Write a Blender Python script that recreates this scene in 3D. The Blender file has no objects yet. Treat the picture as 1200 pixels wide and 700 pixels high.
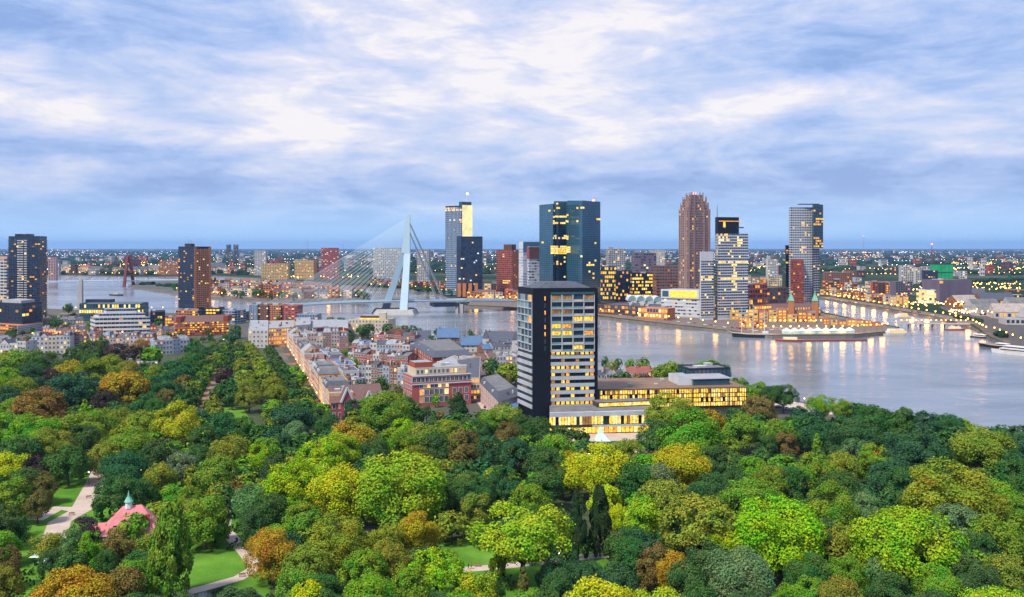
import bpy, bmesh, math, random
import numpy as np
from mathutils import Vector, Matrix

R = math.radians
rnd = random.Random(7)
SC = bpy.context.scene
COL = SC.collection

EXPOSURE = 0.27
SUN_E = 5.0
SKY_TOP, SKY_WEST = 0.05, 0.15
CLOUD_A, CLOUD_B = 0.7, 1.9
HAZE_D = 3.0e-5
# cloud banks: centre x, y (photo pixels, turned into azimuth and elevation), half sizes, tilt, weight
BLOBS = [(450, 110, 330, 75, 4, .26), (620, 60, 260, 70, 0, .26), (880, 124, 105, 18, 9, .50), (120, 115, 190, 22, 0, .35), (60, 35, 140, 42, -14, -.50),
         (215, 128, 90, 16, -8, -.42), (80, 172, 190, 16, 0, -.35), (960, 60, 200, 60, 14, -.38), (700, 250, 700, 40, 0, -.12), (850, 215, 260, 16, 0, -.18),
         (300, 235, 330, 14, 2, -.16), (430, 245, 170, 10, 0, .20), (1010, 112, 120, 20, 0, .12), (300, 170, 170, 16, 3, .25), (780, 165, 260, 18, 0, .12), (330, 25, 110, 18, -16, -.20)]
# ------------------------------------------------------------------ camera
FPX, HZ, CZ = 1057.0, 289.5, 90.0          # focal length and horizon row in photo pixels, eye height in metres
cam_d = bpy.data.cameras.new('camera')
cam = bpy.data.objects.new('camera', cam_d); COL.objects.link(cam)
cam.location = (0, 0, CZ); cam.rotation_euler = (R(90), 0, 0)
cam_d.sensor_width = 36; cam_d.lens = FPX / 1200 * 36
cam_d.shift_y = -(350 - HZ) / 1200
cam_d.clip_start = 1; cam_d.clip_end = 200000
SC.camera = cam

# ------------------------------------------------------------------ exposure / render
SC.view_settings.view_transform = 'Standard'
SC.view_settings.look = 'None'
SC.view_settings.exposure = EXPOSURE
SC.view_settings.gamma = 1
SC.view_settings.use_curve_mapping = False
SC.render.engine = 'CYCLES'
SC.cycles.use_denoising = True
SC.cycles.max_bounces = 5
SC.cycles.diffuse_bounces = 3
SC.cycles.glossy_bounces = 3
SC.cycles.transmission_bounces = 3
SC.cycles.volume_bounces = 0
SC.cycles.transparent_max_bounces = 8
SC.cycles.sample_clamp_indirect = 6
SC.cycles.sample_clamp_direct = 0
SC.cycles.caustics_reflective = False
SC.cycles.caustics_refractive = False

# ------------------------------------------------------------------ sun + sky
SUN = Vector((-0.42, -0.40, 0.82)).normalized()
sl = bpy.data.lights.new('sun', 'SUN'); so = bpy.data.objects.new('sun', sl); COL.objects.link(so)
sl.energy = SUN_E; sl.angle = R(10); sl.color = (1.0, 0.89, 0.70)
so.rotation_euler = SUN.to_track_quat('Z', 'Y').to_euler()
so.location = (0, 0, 400)

class NT:
    """tiny node-tree helper"""
    def __init__(s, tree): s.t = tree; s.n = tree.nodes; s.l = tree.links
    def put(s, sock, v):
        if v is None: return
        if isinstance(v, bpy.types.NodeSocket): s.l.new(v, sock)
        elif isinstance(v, (tuple, list)) and len(v) == 3 and sock.type == 'RGBA': sock.default_value = (*v, 1)
        else: sock.default_value = v
    def math(s, op, a, b=None, c=None, clamp=False):
        n = s.n.new('ShaderNodeMath'); n.operation = op; n.use_clamp = clamp
        for i, v in enumerate((a, b, c)): s.put(n.inputs[i], v)
        return n.outputs[0]
    def vec(s, op, a, b=None, out=0):
        n = s.n.new('ShaderNodeVectorMath'); n.operation = op
        s.put(n.inputs[0], a)
        if b is not None: s.put(n.inputs[3 if op == 'SCALE' else 1], b)
        return n.outputs[out]
    def comb(s, x, y, z):
        n = s.n.new('ShaderNodeCombineXYZ')
        for i, v in enumerate((x, y, z)): s.put(n.inputs[i], v)
        return n.outputs[0]
    def sep(s, v):
        n = s.n.new('ShaderNodeSeparateXYZ'); s.put(n.inputs[0], v); return n.outputs
    def noise(s, v, scale, detail=4, rough=.55, dist=0, col=False):
        n = s.n.new('ShaderNodeTexNoise'); s.put(n.inputs['Vector'], v)
        n.inputs['Scale'].default_value = scale; n.inputs['Detail'].default_value = detail
        n.inputs['Roughness'].default_value = rough; n.inputs['Distortion'].default_value = dist
        return n.outputs['Color' if col else 'Fac']
    def ramp(s, f, stops):
        n = s.n.new('ShaderNodeValToRGB'); s.put(n.inputs[0], f)
        e = n.color_ramp.elements
        while len(e) < len(stops): e.new(0.5)
        for k, (p, c) in enumerate(stops):
            e[k].position = p; e[k].color = (*c, 1) if len(c) == 3 else c
        return n.outputs[0]
    def mix(s, f, a, b, mode='MIX'):
        n = s.n.new('ShaderNodeMix'); n.data_type = 'RGBA'; n.blend_type = mode
        s.put(n.inputs[0], f); s.put(n.inputs[6], a); s.put(n.inputs[7], b)
        return n.outputs[2]
    def smooth(s, v, a, b):
        n = s.n.new('ShaderNodeMapRange'); n.interpolation_type = 'SMOOTHSTEP'
        s.put(n.inputs[0], v); n.inputs[1].default_value = a; n.inputs[2].default_value = b
        return n.outputs[0]

world = bpy.data.worlds.new('World'); SC.world = world; world.use_nodes = True
W = NT(world.node_tree); W.n.clear()
sky = W.n.new('ShaderNodeTexSky'); sky.sky_type = 'NISHITA'; sky.sun_disc = False
sky.sun_elevation = math.asin(SUN.z); sky.sun_rotation = math.atan2(SUN.x, SUN.y)
sky.air_density = 1.5; sky.dust_density = 1; sky.ozone_density = 3
d = W.n.new('ShaderNodeTexCoord').outputs['Generated']
dx, dy, dz = W.sep(d)
az = W.math('ARCTAN2', dx, dy); el = W.math('ARCSINE', dz)
q = W.math('ADD', W.math('MAXIMUM', dz, 0.0), 0.10)
plane = W.comb(W.math('DIVIDE', dx, q), W.math('DIVIDE', dy, q), 0)
# the cloud deck: a layer overhead seen in perspective, streaky along the wind
wv = W.vec('SCALE', W.vec('SUBTRACT', W.noise(plane, 0.9, 5, .6, 0, True), (.5, .5, .5)), 0.30)
n1 = W.noise(W.vec('MULTIPLY', plane, (0.40, 0.95, 1)), 1.05, 9, .60, 0.9)
n2 = W.noise(W.comb(W.math('ADD', W.math('MULTIPLY', az, 5.0), W.math('MULTIPLY', el, 4.0)), W.math('MULTIPLY', el, 15.0), 0.4), 1.35, 12, .64, 0.4)
n3 = W.noise(W.comb(W.math('ADD', W.math('MULTIPLY', az, 7.0), W.math('MULTIPLY', el, -9.0)), W.math('MULTIPLY', el, 26.0), 2.7), 1.9, 8, .62, 0.5)
dens = W.math('MULTIPLY', W.math('SUBTRACT', n3, .5), 0.9)
dens = W.math('ADD', W.math('ADD', dens, W.math('MULTIPLY', W.math('SUBTRACT', n1, .5), CLOUD_A)), W.math('MULTIPLY', W.math('SUBTRACT', n2, .5), CLOUD_B))
warp = W.vec('ADD', W.comb(az, el, 0), W.vec('MULTIPLY', wv, (0.36, 0.14, 0)))
def blob(x, y, sx, sy, tilt, w):
    """a bank of cloud (w > 0) or a break in it (w < 0), centred where it stands in the sky"""
    global dens
    a0 = math.atan2(x - 600, FPX); e0 = math.atan((HZ - y) / math.hypot(FPX, x - 600))
    v = W.vec('SUBTRACT', warp, (a0, e0, 0))
    vx, vy, _ = W.sep(v)
    c, s_ = math.cos(R(tilt)), math.sin(R(tilt))
    X = W.math('MULTIPLY', W.math('ADD', W.math('MULTIPLY', vx, c), W.math('MULTIPLY', vy, s_)), FPX / sx)
    Y = W.math('MULTIPLY', W.math('SUBTRACT', W.math('MULTIPLY', vy, c), W.math('MULTIPLY', vx, s_)), FPX / sy)
    r2 = W.math('ADD', W.math('MULTIPLY', X, X), W.math('MULTIPLY', Y, Y))
    g = W.math('MULTIPLY', W.math('EXPONENT', W.math('MULTIPLY', r2, -1.0)), w)
    dens = W.math('ADD', dens, g)
for b in BLOBS: blob(*b)
dens = W.math('ADD', dens, W.math('MULTIPLY', W.smooth(el, R(3.0), R(7.5)), 0.22))
cloud = W.ramp(W.math('ADD', dens, 0.31), [(0.0, (.24, .36, .68)), (0.28, (.35, .47, .78)), (0.55, (.51, .58, .81)), (0.78, (.66, .67, .82)), (1.0, (.86, .81, .83))])
low = W.mix(W.smooth(el, R(-0.2), R(4.2)), (.40, .66, 1.0), cloud)
# the western sky behind the camera and the deck overhead are brighter than the east we look at
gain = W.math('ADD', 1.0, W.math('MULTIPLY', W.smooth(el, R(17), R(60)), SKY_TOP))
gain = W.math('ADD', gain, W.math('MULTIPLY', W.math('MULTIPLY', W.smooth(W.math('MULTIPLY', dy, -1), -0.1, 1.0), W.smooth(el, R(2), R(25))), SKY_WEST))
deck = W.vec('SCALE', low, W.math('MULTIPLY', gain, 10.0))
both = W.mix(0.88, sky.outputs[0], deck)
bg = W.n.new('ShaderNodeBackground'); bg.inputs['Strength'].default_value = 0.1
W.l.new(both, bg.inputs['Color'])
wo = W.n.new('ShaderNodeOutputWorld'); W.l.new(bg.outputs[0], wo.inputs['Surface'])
world.cycles.sampling_method = 'MANUAL'; world.cycles.sample_map_resolution = 512

# ------------------------------------------------------------------ pixels <-> metres
def gnd(px, py, z=0.0):
    Y = (CZ - z) * FPX / (py - HZ)
    return Vector(((px - 600) / FPX * Y, Y, z))
def at(px, Y, z=0.0): return Vector(((px - 600) / FPX * Y, Y, z))
def zat(py, Y): return CZ - (py - HZ) * Y / FPX
def proj(p): return 600 + FPX * p[0] / p[1], HZ + (CZ - p[2]) * FPX / p[1]

# ------------------------------------------------------------------ materials
M = {}
def mat(name, rgb, rough=.75, var=.18, scale=.25, metal=0.0, spec=.4, bump=0.0, bscale=1.0, streak=False):
    m = bpy.data.materials.new(name); m.use_nodes = True
    t = NT(m.node_tree); b = t.n['Principled BSDF']
    co = t.n.new('ShaderNodeTexCoord').outputs['Object']
    v = t.vec('MULTIPLY', co, (1, 1, .15)) if streak else co
    f = t.noise(v, scale, 5, .6)
    f2 = t.noise(co, scale * 7, 3, .6)
    f = t.math('ADD', t.math('MULTIPLY', f, .7), t.math('MULTIPLY', f2, .3))
    lo = tuple(c * (1 - var * 1.6) for c in rgb); hi = tuple(min(1, c * (1 + var * 1.6)) for c in rgb)
    t.put(b.inputs['Base Color'], t.ramp(f, [(.3, lo), (.7, hi)]))
    b.inputs['Roughness'].default_value = rough; b.inputs['Metallic'].default_value = metal
    b.inputs['Specular IOR Level'].default_value = spec
    if bump:
        bn = t.n.new('ShaderNodeBump'); bn.inputs['Strength'].default_value = bump
        t.l.new(t.noise(co, bscale, 4, .6), bn.inputs['Height']); t.l.new(bn.outputs[0], b.inputs['Normal'])
    M[name] = m; return m
def glow(name, rgb, strength, var=.7, scale=.35, sampled=False):
    m = bpy.data.materials.new(name); m.use_nodes = True
    t = NT(m.node_tree); b = t.n['Principled BSDF']
    co = t.n.new('ShaderNodeNewGeometry').outputs['Position']
    f = t.noise(co, scale, 2, .7)
    b.inputs['Base Color'].default_value = (*[c * .3 for c in rgb], 1)
    b.inputs['Emission Color'].default_value = (*rgb, 1)
    t.put(b.inputs['Emission Strength'], t.math('MULTIPLY', t.ramp(f, [(.32, (1 - var,) * 3), (.62, (1.25,) * 3)]), strength))
    m.cycles.emission_sampling = 'AUTO' if sampled else 'NONE'
    M[name] = m; return m

for n, c in dict(brick_red=(.30, .075, .055), brick_brown=(.20, .09, .06), brick_pink=(.36, .095, .10), brick_mauve=(.28, .19, .185), brick_dark=(.10, .05, .045),
                 brick_orange=(.42, .17, .08), stone=(.48, .42, .36), stone_pink=(.45, .29, .28), cream=(.48, .42, .33),
                 plaster_white=(.44, .44, .46), plaster_blue=(.24, .31, .43), plaster_grey=(.36, .37, .40), concrete=(.34, .34, .36),
                 ochre=(.50, .34, .16)).items():
    mat(n, c, .85, .14, .35, spec=.25, bump=.15, bscale=3, streak=True)
mat('roof_slate', (.055, .065, .095), .6, .25, .5, bump=.3, bscale=2)
mat('roof_tile_red', (.22, .075, .068), .75, .22, .6, bump=.3, bscale=2)
mat('roof_tile_brown', (.12, .065, .06), .75, .22, .6, bump=.3, bscale=2)
mat('roof_pink', (.50, .17, .20), .75, .14, .5, bump=.4, bscale=3)
mat('roof_bitumen', (.12, .125, .14), .9, .3, .2)
mat('roof_pale', (.24, .26, .31), .85, .2, .2)
mat('roof_gravel', (.28, .25, .24), .9, .25, .3)
mat('roof_blue', (.06, .12, .24), .5, .2, .4)
mat('roof_bronze', (.17, .105, .065), .6, .2, .2)
mat('copper_green', (.16, .42, .34), .6, .2, .8)
mat('black_clad', (.006, .008, .017), .5, .3, .12, spec=.25)
mat('navy_clad', (.014, .024, .055), .4, .2, .1)
mat('purple_clad', (.12, .10, .15), .8, .15, .1, streak=True)
mat('white_clad', (.47, .50, .57), .6, .07, .12, streak=True)
mat('band_white', (.36, .40, .47), .55, .14, .2, streak=True)
mat('white_paint', (.60, .61, .64), .5, .05, .4)
mat('bridge_white', (.38, .52, .63), .45, .06, .05, streak=True)
mat('bridge_grey', (.22, .26, .32), .6, .15, .1)
mat('bridge_red', (.15, .035, .035), .6, .15, .1)
mat('steel', (.30, .32, .34), .45, .15, .6, metal=.6)
mat('dark_metal', (.05, .05, .055), .5, .2, .6, metal=.3)
mat('teal_clad', (.026, .085, .12), .45, .15, .1)
mat('asphalt', (.06, .055, .055), .9, .25, .08, bump=.2, bscale=1)
mat('paving', (.13, .105, .097), .9, .2, .12, bump=.2, bscale=.8)
mat('path_pale', (.40, .33, .30), .9, .14, .15, bump=.2, bscale=2)
mat('path_red', (.22, .125, .095), .9, .2, .12)
mat('quay', (.16, .14, .13), .85, .25, .08, streak=True)
mat('hull_black', (.015, .016, .022), .4, .2, .3)
mat('hull_red', (.32, .04, .05), .5, .15, .3)
mat('hull_white', (.75, .76, .78), .4, .06, .3)
mat('deck_wood', (.28, .18, .10), .8, .2, .4)
mat('bark', (.06, .045, .035), .95, .3, 1.2, bump=.5, bscale=4)
mat('tent_white', (.46, .66, .66), .7, .04, .3)
mat('skin', (.55, .34, .26), .6, .05, 4)
mat('cloth_dark', (.03, .035, .05), .9, .2, 3)
mat('cloth_red', (.35, .05, .05), .9, .2, 3)
mat('hair', (.04, .025, .02), .8, .2, 6)
mat('car_paint', (.03, .03, .035), .25, .1, 1, spec=.6)
mat('tyre', (.015, .015, .015), .9, .1, 2)
mat('glass_dark', (.018, .028, .045), .08, .3, .15, spec=.9)
mat('glass_blue', (.035, .085, .15), .10, .3, .12, spec=.9, metal=.25)
mat('glass_teal', (.035, .10, .165), .12, .22, .06, spec=.9, metal=.35)
mat('glass_navy', (.012, .028, .07), .12, .3, .06, spec=.9, metal=.15)
mat('glass_pale', (.22, .36, .42), .15, .2, .2, spec=.8, metal=.25)
glow('lit_yellow', (1, .60, .075), 1.15, .75, .9)
glow('lit_warm', (1, .40, .06), .95, .75, .9)
glow('lit_white', (1, .76, .27), 1.1, .6, .9)
glow('lit_dim', (.75, .36, .12), .32)
glow('lit_cyan', (.55, .85, 1), 1.1)
glow('lit_green', (.02, .55, .20), .26, .5, .1)
glow('lit_facade', (1, .86, .42), .72, var=.25, scale=.06)
glow('lamp_warm', (1, .44, .07), 9, var=0)
glow('lamp_white', (1, .80, .50), 6, var=0)
glow('lamp_red', (1, .14, .09), 6, var=0)
glow('far_lamp_warm', (1, .46, .10), 14, var=0)
glow('far_lamp_white', (.62, .84, 1), 14, var=0)

# ------------------------------------------------------------------ mesh builder
class MB:
    def __init__(s): s.v = []; s.f = []; s.m = []; s.mats = []
    def mi(s, m):
        if m not in s.mats: s.mats.append(m)
        return s.mats.index(m)
    def poly(s, pts, m):
        i = len(s.v); s.v += [tuple(p) for p in pts]; s.f.append(tuple(range(i, i + len(pts)))); s.m.append(s.mi(m))
    def hexa(s, b, t, m, mt=None, bottom=True):
        """b, t: matching rings of points (counter-clockwise from above)"""
        n = len(b); i = len(s.v); s.v += [tuple(p) for p in b] + [tuple(p) for p in t]
        k = s.mi(m); kt = s.mi(mt or m)
        for j in range(n):
            j2 = (j + 1) % n; s.f.append((i + j, i + j2, i + n + j2, i + n + j)); s.m.append(k)
        s.f.append(tuple(range(i + n, i + 2 * n))); s.m.append(kt)
        if bottom: s.f.append(tuple(range(i + n - 1, i - 1, -1))); s.m.append(k)
        return s
    def prism(s, pts, z0, z1, m, mt=None):
        return s.hexa([(p[0], p[1], z0) for p in pts], [(p[0], p[1], z1) for p in pts], m, mt)
    def slab(s, p0, p1, out, z0, z1, m, back=0.0):
        """box on a facade line p0->p1 (left to right seen from outside), from -back to out along the outward normal"""
        a = Vector((p0[0], p0[1])); b = Vector((p1[0], p1[1])); u = (b - a).normalized(); n = Vector((u.y, -u.x))
        return s.prism([a + n * out, b + n * out, b - n * back, a - n * back], z0, z1, m)
    def box(s, c, sx, sy, sz, m, rz=0.0, mt=None):
        ca, sa = math.cos(rz), math.sin(rz); pts = []
        for x, y in ((-1, -1), (1, -1), (1, 1), (-1, 1)):
            X, Y = x * sx / 2, y * sy / 2; pts.append((c[0] + X * ca - Y * sa, c[1] + X * sa + Y * ca))
        return s.prism(pts, c[2], c[2] + sz, m, mt)
    def tube(s, p0, p1, r0, r1, m, n=6):
        p0, p1 = Vector(p0), Vector(p1); d = (p1 - p0)
        if d.length < 1e-6: return s
        q = d.to_track_quat('Z', 'Y'); a = []; b = []
        for k in range(n):
            c = q @ Vector((math.cos(2 * math.pi * k / n), math.sin(2 * math.pi * k / n), 0))
            a.append(p0 + c * r0); b.append(p1 + c * r1)
        return s.hexa(a, b, m)
    def bar(s, p0, p1, w, h, m, up=(0, 0, 1)):
        """rectangular bar from p0 to p1"""
        p0, p1 = Vector(p0), Vector(p1); d = (p1 - p0).normalized(); x = d.cross(Vector(up)).normalized(); y = x.cross(d)
        ring = lambda p: [p - x * w / 2 - y * h / 2, p + x * w / 2 - y * h / 2, p + x * w / 2 + y * h / 2, p - x * w / 2 + y * h / 2]
        return s.hexa(ring(p0)[::-1], ring(p1)[::-1], m)
    def ball(s, c, r, m, n=8, rings=5, zs=1.0):
        i = len(s.v); k = s.mi(m); c = Vector(c)
        s.v.append((c.x, c.y, c.z - r * zs))
        for a in range(1, rings):
            t = math.pi * a / rings - math.pi / 2
            for b in range(n):
                p = 2 * math.pi * b / n
                s.v.append((c.x + r * math.cos(t) * math.cos(p), c.y + r * math.cos(t) * math.sin(p), c.z + r * zs * math.sin(t)))
        s.v.append((c.x, c.y, c.z + r * zs)); top = len(s.v) - 1
        for b in range(n): s.f.append((i, i + 1 + (b + 1) % n, i + 1 + b)); s.m.append(k)
        for a in range(rings - 2):
            for b in range(n):
                o = i + 1 + a * n; s.f.append((o + b, o + (b + 1) % n, o + n + (b + 1) % n, o + n + b)); s.m.append(k)
        o = i + 1 + (rings - 2) * n
        for b in range(n): s.f.append((o + b, o + (b + 1) % n, top)); s.m.append(k)
        return s
    def mesh(s, name, off=(0, 0, 0), smooth=False):
        me = bpy.data.meshes.new(name)
        ox, oy, oz = off
        me.from_pydata([(a - ox, b - oy, c - oz) for a, b, c in s.v], [], s.f)
        for m in s.mats: me.materials.append(M[m])
        me.polygons.foreach_set('material_index', s.m)
        if smooth: me.polygons.foreach_set('use_smooth', [True] * len(s.f))
        me.update(); return me
    def build(s, name, parent=None, smooth=False, off=None):
        if not s.v: return None
        if off is None: off = parent_loc(parent) if parent else (0, 0, 0)
        o = bpy.data.objects.new(name, s.mesh(name, off, smooth)); COL.objects.link(o)
        if parent: o.parent = parent
        return o
LOC = {}
def parent_loc(p):
    x = Vector((0, 0, 0))
    while p is not None: x = x + Vector(p.location); p = p.parent
    return x

THINGS = []            # (object, base label, anchor) - final labels are told apart at the end
def tag(o, label, cat, group=None, anchor=None):
    o['category'] = cat
    if group: o['group'] = group
    THINGS.append((o, label, Vector(anchor if anchor is not None else o.location)))
    return o
def thing(name, label, cat, loc, group=None, rz=0.0):
    o = bpy.data.objects.new(name, None); COL.objects.link(o); o.location = loc; o.rotation_euler = (0, 0, rz)
    o.empty_display_size = 1
    return tag(o, label, cat, group, loc)
def whole(mb, name, label, cat, loc, group=None, smooth=False):
    o = bpy.data.objects.new(name, mb.mesh(name, loc, smooth)); COL.objects.link(o); o.location = loc
    return tag(o, label, cat, group, loc)
def struct(name, mb, kind='structure'):
    o = mb.build(name); o['kind'] = kind; return o

# ------------------------------------------------------------------ windows and facades
WIN = {}
def win_mesh(w, h, frame, pane, div):
    k = (round(w, 2), round(h, 2), frame, pane, div)
    if k not in WIN:
        b = MB(); t = min(.14, w * .12)
        b.poly([(-w / 2, -.03, 0), (w / 2, -.03, 0), (w / 2, -.03, h), (-w / 2, -.03, h)], pane)
        for x0, x1, z0, z1 in ((-w / 2 - t, -w / 2 + t * .3, -t, h + t), (w / 2 - t * .3, w / 2 + t, -t, h + t), (-w / 2 + t * .3, w / 2 - t * .3, h - t * .3, h + t), (-w / 2 + t * .3, w / 2 - t * .3, -t, t * .3)):
            b.prism([(x0, -.10), (x1, -.10), (x1, .02), (x0, .02)], z0, z1, frame)
        for i in range(1, div):
            x = -w / 2 + w * i / div; b.prism([(x - t * .4, -.08), (x + t * .4, -.08), (x + t * .4, .02), (x - t * .4, .02)], t * .3, h - t * .3, frame)
        WIN[k] = b.mesh('window')
    return WIN[k]
PANES = ['glass_dark'] * 3 + ['glass_blue']
LITS = ['lit_yellow', 'lit_warm', 'lit_white', 'lit_dim', 'lit_dim']
def put_mesh(name, me, parent, p, rz):
    o = bpy.data.objects.new(name, me); COL.objects.link(o); o.parent = parent
    o.location = Vector(p) - parent_loc(parent); o.rotation_euler = (0, 0, rz); return o
def windows(root, p0, p1, z0, fh, rows, cols, ww, wh, lit=.2, frame='white_paint', div=2, name='window', sill=.9, m0=0.0, panes=PANES, lits=LITS, off=0.0):
    a = Vector((p0[0], p0[1])); b = Vector((p1[0], p1[1])); u = b - a; L = u.length; u.normalize(); n = Vector((u.y, -u.x))
    rz = math.atan2(u.y, u.x); ps = (L - 2 * m0) / cols
    for r in range(rows):
        for c in range(cols):
            p = a + u * (m0 + ps * (c + .5)) + n * off
            pane = rnd.choice(lits) if rnd.random() < lit else rnd.choice(panes)
            put_mesh(name, win_mesh(min(ww, ps * .82), wh, frame, pane, div), root, (p.x, p.y, z0 + r * fh + sill), rz)
def facade(root, p0, p1, z0, z1, nf, nc, span='white_clad', panes=('glass_dark',), lit=.1, lits=LITS, sf=.35, mf=.12, mull=None, out=.25, name='glass_facade', rects=(), per_floor=False):
    """curtain wall of one face: storeys of panes between spandrel bands, some panes lit"""
    a = Vector((p0[0], p0[1])); b = Vector((p1[0], p1[1])); u = b - a; L = u.length; u.normalize(); n = Vector((u.y, -u.x))
    fh = (z1 - z0) / nf; cw = L / nc; B = MB()
    P = lambda x, o, z: (a.x + u.x * x + n.x * o, a.y + u.y * x + n.y * o, z)
    for r in range(nf):
        zb = z0 + r * fh
        if sf > 0: B.slab(a, b, out, zb, zb + fh * sf, span, back=-.02)
        flo = rnd.random() < .08
        for c in range(nc):
            x0, x1 = c * cw, (c + 1) * cw
            pr = lit * (2.5 if flo else 1)
            px, py = proj(P((x0 + x1) / 2, 0, zb + fh * .6))
            for (rx0, ry0, rx1, ry1, pp) in rects:
                if rx0 <= px <= rx1 and ry0 <= py <= ry1: pr = pp
            pm = rnd.choice(lits) if rnd.random() < pr else rnd.choice(panes)
            B.poly([P(x0, .05, zb + fh * sf), P(x1, .05, zb + fh * sf), P(x1, .05, zb + fh), P(x0, .05, zb + fh)], pm)
            if mf > 0 and c:
                B.slab(P(x0 - cw * mf / 2, 0, 0), P(x0 + cw * mf / 2, 0, 0), out * .8, zb + fh * sf, zb + fh, mull or span, back=-.02)
        if per_floor: B.build('window_band', root); B = MB()
    if not per_floor: B.build(name, root)

def fp3(L, C, Rr):
    """footprint from the three seen corners (px, Y): left, near, right; returns [L, C, R, back] in metres, counter-clockwise"""
    l, c, r = at(*L), at(*C), at(*Rr); return [l, c, r, l + r - c]
def fp2(l, r, depth):
    l, r = at(*l), at(*r); u = (r - l).normalized(); n = Vector((-u.y, u.x, 0)); return [l, r, r + n * depth, l + n * depth]
def mid(pts): return sum((Vector(p) for p in pts), Vector()) / len(pts)
def inset(pts, k):
    c = mid(pts); return [c + (Vector(p) - c) * k for p in pts]
def parapet(root, pts, z, h=1.0, t=.4, m='concrete', name='parapet'):
    B = MB(); c = mid(pts); n = len(pts)
    inn = [Vector(p) + (c - Vector(p)).normalized() * t for p in pts]
    for i in range(n):
        j = (i + 1) % n
        B.hexa([(*q.xy, z + .002) for q in (Vector(pts[i]), Vector(pts[j]), inn[j], inn[i])], [(*q.xy, z + h) for q in (Vector(pts[i]), Vector(pts[j]), inn[j], inn[i])], m)
    return B.build(name, root)
def roof_boxes(root, pts, z, n, m='plaster_grey', s=(2, 5), h=(1.2, 3)):
    for _ in range(n):
        a, b = rnd.uniform(.2, .8), rnd.uniform(.2, .8)
        p = Vector(pts[0]).lerp(Vector(pts[1]), a).lerp(Vector(pts[3]).lerp(Vector(pts[2]), a), b)
        u = Vector(pts[1]) - Vector(pts[0])
        MB().box((p.x, p.y, z + .01), rnd.uniform(*s), rnd.uniform(*s), rnd.uniform(*h), m, math.atan2(u.y, u.x)).build('roof_box', root)

def inside(pt, poly):
    x, y = pt; r_ = False; j = len(poly) - 1
    for i in range(len(poly)):
        a, b = poly[i], poly[j]
        if (a[1] > y) != (b[1] > y) and x < (b[0] - a[0]) * (y - a[1]) / (b[1] - a[1]) + a[0]: r_ = not r_
        j = i
    return r_

def leaf_mat(name, rgb=None, attr=None):
    m = bpy.data.materials.new(name); m.use_nodes = True; M[name] = m
    t = NT(m.node_tree); t.n.clear()
    if attr: a_ = t.n.new('ShaderNodeAttribute'); a_.attribute_name = attr; col = a_.outputs['Color']
    elif rgb is None: col = t.n.new('ShaderNodeObjectInfo').outputs['Color']
    else: r_ = t.n.new('ShaderNodeRGB'); r_.outputs[0].default_value = (*rgb, 1); col = r_.outputs[0]
    co = t.n.new('ShaderNodeTexCoord').outputs['Object']
    isl = t.n.new('ShaderNodeNewGeometry').outputs['Random Per Island']
    oi = t.n.new('ShaderNodeObjectInfo').outputs['Random']
    v = t.vec('ADD', co, t.comb(t.math('MULTIPLY', oi, 90), 0, 0))
    f = t.noise(v, .22, 3, .6)
    hs = t.n.new('ShaderNodeHueSaturation'); t.put(hs.inputs['Color'], col)
    t.put(hs.inputs['Hue'], t.math('ADD', .5, t.math('ADD', t.math('MULTIPLY', t.math('SUBTRACT', f, .5), -.22), t.math('MULTIPLY', t.math('SUBTRACT', isl, .5), .035))))
    t.put(hs.inputs['Value'], t.math('ADD', .42, t.math('ADD', t.math('MULTIPLY', isl, .75), t.math('MULTIPLY', f, .45))))
    hs.inputs['Saturation'].default_value = 1.05
    df = t.n.new('ShaderNodeBsdfDiffuse'); t.l.new(hs.outputs[0], df.inputs['Color'])
    tr = t.n.new('ShaderNodeBsdfTranslucent'); t.l.new(hs.outputs[0], tr.inputs['Color'])
    mx = t.n.new('ShaderNodeMixShader'); mx.inputs[0].default_value = .12; t.l.new(df.outputs[0], mx.inputs[1]); t.l.new(tr.outputs[0], mx.inputs[2])
    o = t.n.new('ShaderNodeOutputMaterial'); t.l.new(mx.outputs[0], o.inputs[0])
leaf_mat('leaf'); leaf_mat('wood_leaf', None, 'tint'); leaf_mat('shrub_leaf', (.035, .065, .02)); leaf_mat('far_leaf', (.022, .05, .03))


# ------------------------------------------------------------------ water, land
def node_mat(name):
    m = bpy.data.materials.new(name); m.use_nodes = True; M[name] = m
    t = NT(m.node_tree); return t, t.n['Principled BSDF'], t.n.new('ShaderNodeTexCoord').outputs['Object']
t, b, co = node_mat('river_water')
f = t.noise(t.vec('MULTIPLY', co, (.35, 1, 1)), .012, 6, .6, .8)
t.put(b.inputs['Base Color'], t.ramp(f, [(.35, (.07, .095, .13)), (.65, (.18, .205, .25))]))
b.inputs['IOR'].default_value = 1.33; b.inputs['Specular IOR Level'].default_value = .8
t.put(b.inputs['Roughness'], t.ramp(t.noise(t.vec('MULTIPLY', co, (.4, 1, 1)), .006, 4, .6, .6), [(.38, (.10,) * 3), (.62, (.30,) * 3)]))
bn = t.n.new('ShaderNodeBump'); bn.inputs['Strength'].default_value = .55; bn.inputs['Distance'].default_value = .5
h = t.math('ADD', t.noise(t.vec('MULTIPLY', co, (.45, 1, 1)), .10, 6, .62, .6), t.math('MULTIPLY', t.noise(co, .02, 4, .6, 1.2), 2.0))
t.put(bn.inputs['Height'], h); t.l.new(bn.outputs[0], b.inputs['Normal'])
t, b, co = node_mat('city_ground')
f = t.noise(co, .012, 6, .65); g = t.noise(co, .09, 4, .6)
t.put(b.inputs['Base Color'], t.mix(g, t.ramp(f, [(.38, (.035, .06, .03)), (.5, (.07, .07, .06)), (.62, (.13, .11, .10))]), (.06, .06, .06)))
b.inputs['Roughness'].default_value = .95
t, b, co = node_mat('far_ground')
v = t.vec('MULTIPLY', co, (.4, 1, 1))
f = t.noise(v, .0016, 8, .68, .4)
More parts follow.
